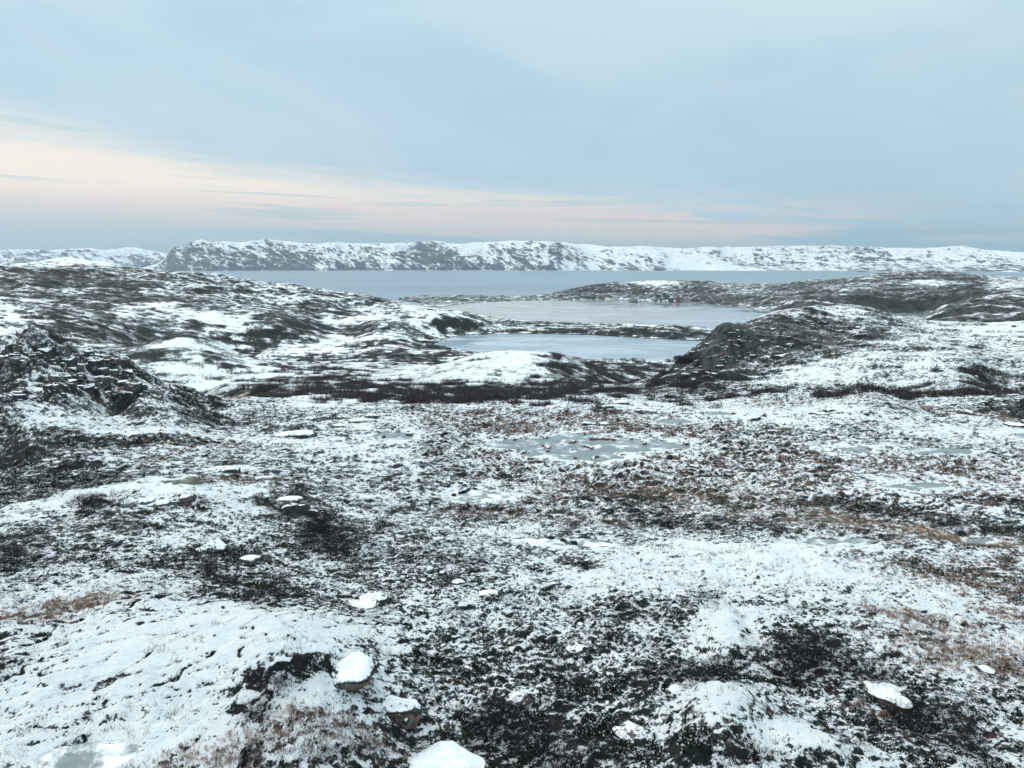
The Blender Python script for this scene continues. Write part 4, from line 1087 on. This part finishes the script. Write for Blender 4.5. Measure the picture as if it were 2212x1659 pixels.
bushes('dwarf_birch', 'leafless dwarf birch at the bottom left of the smooth round boulder', 'bush', 'dwarf birches left of the round boulder', [(700, 1640, 80, 14), (780, 1620, 40, 14)], 10, (.3, .6), BM1, 89)
bushes('willow_bush', 'single grey willow bush on the snowy valley floor by the track', 'bush', 'willow bushes around the track', [(435, 742, 14, 3), (480, 800, 60, 10), (520, 760, 90, 10), (660, 790, 40, 8), (600, 830, 60, 3), (640, 712, 60, 5), (740, 745, 80, 10)], 42, (.8, 1.9), BM2, 90)
bushes('willow_bush', 'grey willow bush standing on the near shore of the near lake', 'bush', 'willow bushes on the near lake shore', [(1340, 781, 70, 1.5), (1480, 783, 40, 1.5), (1440, 784, 60, 1.5)], 34, (1.0, 2.2), BM2, 91)

# juniper: low green bushes of dense needles
def juniper(u, v, W, label):
    x, y, z = hit(u, v); rs = np.random.RandomState(int(u)); vs = []; fs = []
    for k in range(60):
        t = rs.uniform(0, 6.28); q = rs.rand() ** .5; base = np.array([math.cos(t) * q * W * .45, math.sin(t) * q * W * .3, .02])
        tip = base * (1.25, 1.25, 1) + np.array([0, 0, W * .33 * (1.1 - q)]) + rs.randn(3) * .05
        for j in range(46):
            f = rs.rand(); p = base + (tip - base) * f; d = rs.randn(3); d[2] = abs(d[2]); d = d / np.linalg.norm(d) * .07 * (1.3 - f)
            ribbon(vs, fs, p, p + d, .008, rs)
    me = bpy.data.meshes.new('juniper'); me.from_pydata([tuple(p) for p in vs], [], fs); me.materials.append(M_JUN)
    o = bpy.data.objects.new('juniper', me); COL.objects.link(o); o.location = (x, y, z); tag(o, label, 'bush')
juniper(972, 1592, 1.7, 'green juniper bush leaning over the smooth round boulder at the bottom')
juniper(1150, 1640, 1.2, 'small green juniper at the bottom edge in the dark heath')
juniper(550, 1268, 1.0, 'small olive-green juniper amid the dark shrubs above the whaleback')

# ------------------------------------------------------------------ ground cover nobody could count
def cover(name, n, r0, r1, want, size, blades, mat_cols, label, seed, up=.7, wid=.35, umin=-.70, umax=.70):
    """tufts of little blades; want(fields) gives the chance that a tuft stands at a point"""
    rs = np.random.RandomState(seed); P = []; tot = 0
    while tot < n:
        m_ = 60000; az = rs.uniform(umin, umax, m_); l = rs.uniform(math.log(r0), math.log(r1), m_); r = np.exp(l); x = r * np.sin(az); y = r * np.cos(az)
        f = {k: ground_zv(x, y, v_.reshape(NR, NC)) for k, v_ in FLD.items() if k in ('cov', 'brn', 'stw', 'blt')}
        wetd = np.full(m_, 1.0)
        for lv, PP in PONDP: wetd = np.where(sdf(PP, x, y) < .1, 0, wetd)
        for lv, PP in ((L1Z, LAKE1), (L2Z, LAKE2)): wetd = np.where(sdf(PP, x, y) < 1.0, 0, wetd)
        ok = rs.rand(m_) < want(f, x, y, r) * wetd
        P.append(np.stack([x[ok], y[ok], r[ok]], -1)); tot += ok.sum()
        if len(P) > 40: break
    P = np.concatenate(P)[:n]; N = len(P); z = ground_zv(P[:, 0], P[:, 1])
    base = np.stack([P[:, 0], P[:, 1], z], -1); s_ = rs.uniform(size[0], size[1], N) * np.maximum(1, (P[:, 2] / 45) ** .8 if size[1] < .6 else 1)
    B = np.repeat(base, blades, 0); S = np.repeat(s_, blades)[:, None]
    off = rs.randn(len(B), 3) * .30 * S; off[:, 2] = np.abs(off[:, 2]) * .3 - .02
    d = rs.randn(len(B), 3); d[:, 2] = np.abs(d[:, 2]) + up; d /= np.linalg.norm(d, axis=1, keepdims=True); d *= S * rs.uniform(.5, 1.0, (len(B), 1))
    sd_ = np.cross(d, rs.randn(len(B), 3)); sd_ /= np.linalg.norm(sd_, axis=1, keepdims=True); sd_ *= S * wid
    a = B + off; V = np.stack([a - sd_, a + sd_, a + d], 1).reshape(-1, 3); F = np.arange(len(V)).reshape(-1, 3)
    o = make_mesh(name, V, F, [m_ for m_, _ in mat_cols], smooth_sh=False, mat_idx=rs.choice(len(mat_cols), len(F), p=[p for _, p in mat_cols]))
    tag(o, label, None, None, 'stuff'); return o

M_H1 = plain("heather_dark", (0.008, 0.016, 0.011), .9, .4, 1.5); M_H2 = plain("heather_olive", (0.026, 0.036, 0.020), .9, .4, 1.5)
M_SD = plain("snow_dab", SNOW, .8, .06); M_RU = plain("rust_sedge", (0.075, 0.042, 0.028), .9, .4, .8, (0.17, 0.10, 0.065)); M_ST = plain("straw_grass", (0.34, 0.24, 0.18), .9, .3, .8)
bell = lambda f, x, y, r: np.clip((.66 - f['cov']) * 1.6, 0.012, .8) * smooth(perlin(x / 1.3, y / 1.3, 301) + .7 * perlin(x / .4, y / .4, 302) - (f['cov'] - .3) * .5, .05, .40)
cover('heather', 19000, 17, 62, bell, (.06, .13), 15, [(M_H1, .62), (M_H2, .26), (M_SD, .12)], 'low dark heather and crowberry dusted with snow', 401, .15, .30)
cover('heath_twigs', 7000, 17, 50, lambda f, x, y, r: np.clip(1.05 - f['cov'], .05, 1) * smooth(perlin(x / 2.6, y / 2.6, 321), -.1, .3), (.16, .34), 9, [(M_TWIG, .7), (M_H2, .3)], 'thin dark twigs standing out of the snowy heath', 406, 1.1, .022)
cover('heather', 5000, 55, 120, bell, (.09, .16), 10, [(M_H1, .74), (M_H2, .16), (M_SD, .10)], 'low dark heath on the plateau dusted with snow', 402, .1, .3)
cover('bog_sedge', 3800, 38, 105, lambda f, x, y, r: np.clip(f['brn'] * 1.3 - .25, 0, 1) * smooth(np.abs(perlin(x / 1.15, y / 1.15, 51)), .25, .5) * (f['cov'] < .8), (.12, .22), 12, [(M_RU, .66), (M_H1, .14), (M_SD, .2)],
      'rust-coloured sedge tufts of the bog', 403, .6, .12)
cover('dry_grass', 9000, 17, 60, lambda f, x, y, r: np.clip(f['stw'] * 1.4, 0, 1), (.10, .22), 12, [(M_ST, .8), (M_RU, .2)], 'straw-coloured dead grass showing through the snow', 404, 1.4, .05)
thick = lambda f, x, y, r: smooth(f['blt'], .3, .8) * smooth(perlin(x / 4, y / 4, 311) + .5 * perlin(x / 1.5, y / 1.5, 313), -.15, .35)
M_TWIG3 = plain('brown_twigs', (0.075, 0.058, 0.052), .9, .3, 1.0)
cover('willow_thicket', 20000, 95, 520, thick, (.45, 1.35), 9, [(M_TWIG2, .5), (M_TWIG, .15), (M_TWIG3, .35)], 'dark leafless willow thicket on the valley floor and lake shores', 405, 1.6, .035)

# ------------------------------------------------------------------ wheel track
def track():
    vs = []; fs = []; L = []
    P = TRK; seg = np.linspace(0, len(P) - 1, 90)
    cx = np.interp(seg, range(len(P)), P[:, 0]); cy = np.interp(seg, range(len(P)), P[:, 1])
    for _ in range(6): cx[1:-1] = (cx[:-2] + cx[1:-1] * 2 + cx[2:]) / 4; cy[1:-1] = (cy[:-2] + cy[1:-1] * 2 + cy[2:]) / 4
    tx = np.gradient(cx); ty = np.gradient(cy); n = np.hypot(tx, ty); nx, ny = -ty / n, tx / n
    for off in (-1.15, 1.15):
        b = len(vs)
        for i in range(len(cx)):
            for k in (-.24, .24):
                x = cx[i] + nx[i] * (off + k); y = cy[i] + ny[i] * (off + k); vs.append((x, y, ground_z(x, y) + .07))
        fs += [(b + 2 * i, b + 2 * i + 1, b + 2 * i + 3, b + 2 * i + 2) for i in range(len(cx) - 1)]
    me = bpy.data.meshes.new('track'); me.from_pydata(vs, [], fs); me.materials.append(plain("rutted_snow", (0.30, 0.35, 0.39), .8, .3, .3))
    o = bpy.data.objects.new('track', me); COL.objects.link(o); tag(o, kind='structure')
track()

# ------------------------------------------------------------------ buildings, barge, ship, beacon
M_ORG = plain("orange_boards", (0.30, 0.125, 0.07), .8, .25); M_GRYB = plain("weathered_grey_boards", (0.12, 0.14, 0.15), .9, .3); M_CRM = plain("cream_boards", (0.42, 0.39, 0.28), .8, .2)
M_WHT = plain("whitewashed_boards", (0.55, 0.58, 0.60), .8, .15); M_ROOF = plain("dark_roofing", (0.045, 0.055, 0.07), .8, .3); M_HULL = plain("dark_hull", (0.02, 0.026, 0.03), .6, .3)
M_GLS = plain("window_glass", (0.03, 0.045, 0.055), .2, .1); M_RED = plain("faded_red_paint", (0.30, 0.07, 0.08), .6, .2); M_PLK = plain("old_planks", (0.16, 0.15, 0.13), .9, .3)


def house(u, v, W, D, Hw, rise, wall, label, rz=0.0, name='house', zoff=0.0, door=True, dist=None):
    x, y, z = hit(u, v) if dist is None else (dist * math.sin(az_of(u)), dist * math.cos(az_of(u)), 0)
    z = ground_z(x, y) if dist is None else zoff
    e = empty(name, (x, y, z), rz - math.atan2(x, y)); tag(e, label, 'building' if name == 'house' else 'shed')
    MB().box((0, 0, Hw / 2 - .4), (W, D, Hw + .8)).gable_wall((0, 0, Hw), (W - .01, D), rise).build('wall', wall, e)
    MB().gable((0, 0, Hw), (W, D), rise).build('roof', M_ROOF, e)
    rs = 2 if W > 4 else 1
    for k in range(rs):
        cx = (k - (rs - 1) / 2) * W * .42 + (.0 if rs > 1 else W * .22)
        f = MB().box((cx, -D / 2 - .04, Hw * .58), (.8, .08, .8)).build('window', M_WHT, e)
        MB().box((cx, -D / 2 - .09, Hw * .58), (.6, .03, .6)).build('pane', M_GLS, f)
    if door: MB().box((-W * .22 if rs == 1 else 0, -D / 2 - .03, .95), (.75, .06, 1.9)).build('door', M_HULL, e)
    return e

h_ = house(1465, 652, 4.4, 4.2, 3.0, 2.0, M_ORG, 'small orange boarded house at the water on the far shore of the far lake', math.pi / 2 * .92)
MB().box((.7, .4, 4.6), (.5, .5, 1.4)).build('chimney', M_ROOF, [c for c in h_.children if c.name.startswith('roof')][0])
house(1439, 646, 6.4, 4.5, 2.6, 1.9, M_GRYB, 'grey house with a dark roof behind the shore, left of the orange house', .15)
house(1428, 651, 3.2, 3.0, 2.3, 1.1, M_CRM, 'cream-coloured shed at the water between the grey house and the white shed', .1, 'shed')
house(1416, 652.5, 5.6, 3.0, 1.9, .8, M_WHT, 'long low white shed at the water, leftmost at the shore', .05, 'shed')
house(1449, 652, 5.6, 3.4, 2.2, 1.0, M_GRYB, 'low grey boathouse directly left of the orange house', .0, 'shed')
house(1420, 643.5, 4.6, 3.6, 2.4, 1.3, M_GRYB, 'grey shed highest up the bank above the white shed', .2, 'shed')

def jetty():
    x, y, _ = hit(1445, 653.5); r = math.hypot(x, y) - 5; a = math.atan2(x, y); x, y = r * math.sin(a), r * math.cos(a)
    e = empty('jetty', (x, y, L1Z), -a); tag(e, 'low wooden jetty running along the water in front of the houses', 'jetty')
    MB().box((0, 0, .95), (16, 1.8, .16)).build('deck', M_PLK, e)
    for k in range(7):
        MB().tube((-7.5 + k * 2.5, -.7, -.6), (-7.5 + k * 2.5, -.7, 1.3), .12, .10).build('pile', M_HULL, e)
jetty()

def barge():
    x, y = on_plane(1368, 652.6, L1Z); e = empty('house_barge', (x, y, L1Z), -math.atan2(x, y) + .06); tag(e, 'dark-hulled floating barge with a pale cabin lying on the far lake', 'barge')
    m = MB(); n0 = [(-4.9, -1.9, .9), (4.7, -1.9, .9), (5.0, 0, .95), (4.7, 1.9, .9), (-4.9, 1.9, .9)]; n1 = [(-4.5, -1.6, -.3), (4.3, -1.6, -.3), (4.5, 0, -.3), (4.3, 1.6, -.3), (-4.5, 1.6, -.3)]
    m.add(n0 + n1, [(0, 1, 2, 3, 4), (9, 8, 7, 6, 5)] + [(5 + i, 5 + (i + 1) % 5, (i + 1) % 5, i) for i in range(5)]); m.build('hull', M_HULL, e)
    MB().box((-.3, 0, 2.05), (7.6, 3.0, 2.3)).build('cabin', M_CRM, e)
    r = MB().box((-.3, 0, 3.3), (8.3, 3.5, .2), top=.97).build('roof', M_ROOF, e); MB().box((-.2, 0, 3.46), (7.6, 3.0, .12), top=.95).build('roof_snow', M_SNOW, r)
    for k in range(3):
        f = MB().box((-3.0 + 2.2 * k, -1.53, 2.3), (.95, .06, .85)).build('window', M_WHT, e); MB().box((-3.0 + 2.2 * k, -1.57, 2.3), (.75, .03, .65)).build('pane', M_GLS, f)
    m_, T = new_mat("warm_lamp"); em = T.node('ShaderNodeEmission', {0: (1.0, .86, .62, 1), 1: 3.0}); T.node('ShaderNodeOutputMaterial', {0: em})
    l = MB().tube((-2.0, -1.62, 1.45), (-2.0, -1.8, 1.45), .22, .18, 10).build('lamp', m_, e)
    MB().box((4.15, 0, 2.3), (.7, 1.6, 2.9)).build('wheelhouse', M_HULL, e); MB().tube((4.15, 0, 3.7), (4.15, 0, 5.0), .07, .04).build('mast', M_HULL, e)
    MB().box((0, -1.93, 1.15), (9.2, .06, .10)).build('rail', M_WHT, e)
barge()

def ship():
    x, y = on_plane(1862, 587.6, 0); e = empty('cargo_ship', (x, y, 0), -math.atan2(x, y) + .08); tag(e, 'small reddish ship far out on the fjord above the headland', 'ship')
    L = 26; sec = [(-L, 3.6, 5.2), (-L * .8, 4.6, 4.6), (-L * .2, 4.8, 4.0), (L * .5, 4.6, 4.4), (L * .85, 2.6, 5.6), (L, .15, 6.6)]; vs = []; fs = []
    for (px, b, h) in sec: vs += [(px, -b, h), (px - (1.5 if px > 20 else 0), -b * .7, -.8), (px - (1.5 if px > 20 else 0), b * .7, -.8), (px, b, h)]
    for i in range(len(sec) - 1):
        for k in range(4): fs.append((i * 4 + k, i * 4 + (k + 1) % 4, i * 4 + 4 + (k + 1) % 4, i * 4 + 4 + k))
    fs += [(0, 3, 2, 1), (20, 21, 22, 23)]
    m = MB(); m.add(vs, fs); m.build('hull', M_RED, e)
    MB().box((-3, 0, 7.2), (16, 7, 6)).box((-1, 0, 11.4), (9, 6, 2.6), top=.9).build('superstructure', M_WHT, e)
    for k in range(5): MB().box((-4.6 + k * 1.8, -2.95, 11.6), (1.1, .1, .8)).build('window', M_GLS, e)
    MB().tube((-8.5, 0, 10), (-9, 0, 14.5), 1.2, 1.0, 8).build('funnel', M_RED, e)
    MB().tube((2, 0, 12), (2, 0, 19), .35, .2).build('mast', M_WHT, e); MB().tube((17, 0, 4.5), (17, 0, 12), .3, .2).tube((17, 0, 11), (9, 0, 8), .2, .15).build('crane', M_RED, e)
ship()

def beacon():
    x, y, z = hit(1567, 608.2); e = empty('beacon', (x, y, z), 0); tag(e, 'thin dark beacon post on the skyline of the headland', 'beacon')
    MB().tube((0, 0, -.5), (0, 0, 3.6), .28, .2).build('post', M_HULL, e); MB().box((0, 0, 3.3), (1.0, .5, 1.0)).build('marker', M_HULL, e); MB().box((0, 0, .2), (1.6, 1.6, .9), top=.7).build('base', M_ROCK, e)
beacon()

# ------------------------------------------------------------------ haze over sea and land
def haze():
    o = MB().box((0, 4000, 198), (26000, 16000, 410)).build('haze', [])
    m_ = bpy.data.materials.new("haze_air"); m_.use_nodes = True; T = NT(m_.node_tree)
    v = T.node('ShaderNodeVolumePrincipled', {'Color': (0.66, 0.86, 1.0, 1), 'Density': 7.8e-5, 'Anisotropy': .3})
    out = T.node('ShaderNodeOutputMaterial'); T.l.new(v.outputs[0], out.inputs['Volume'])
    o.data.materials.append(m_); tag(o, None, None, None, 'stuff')
haze()
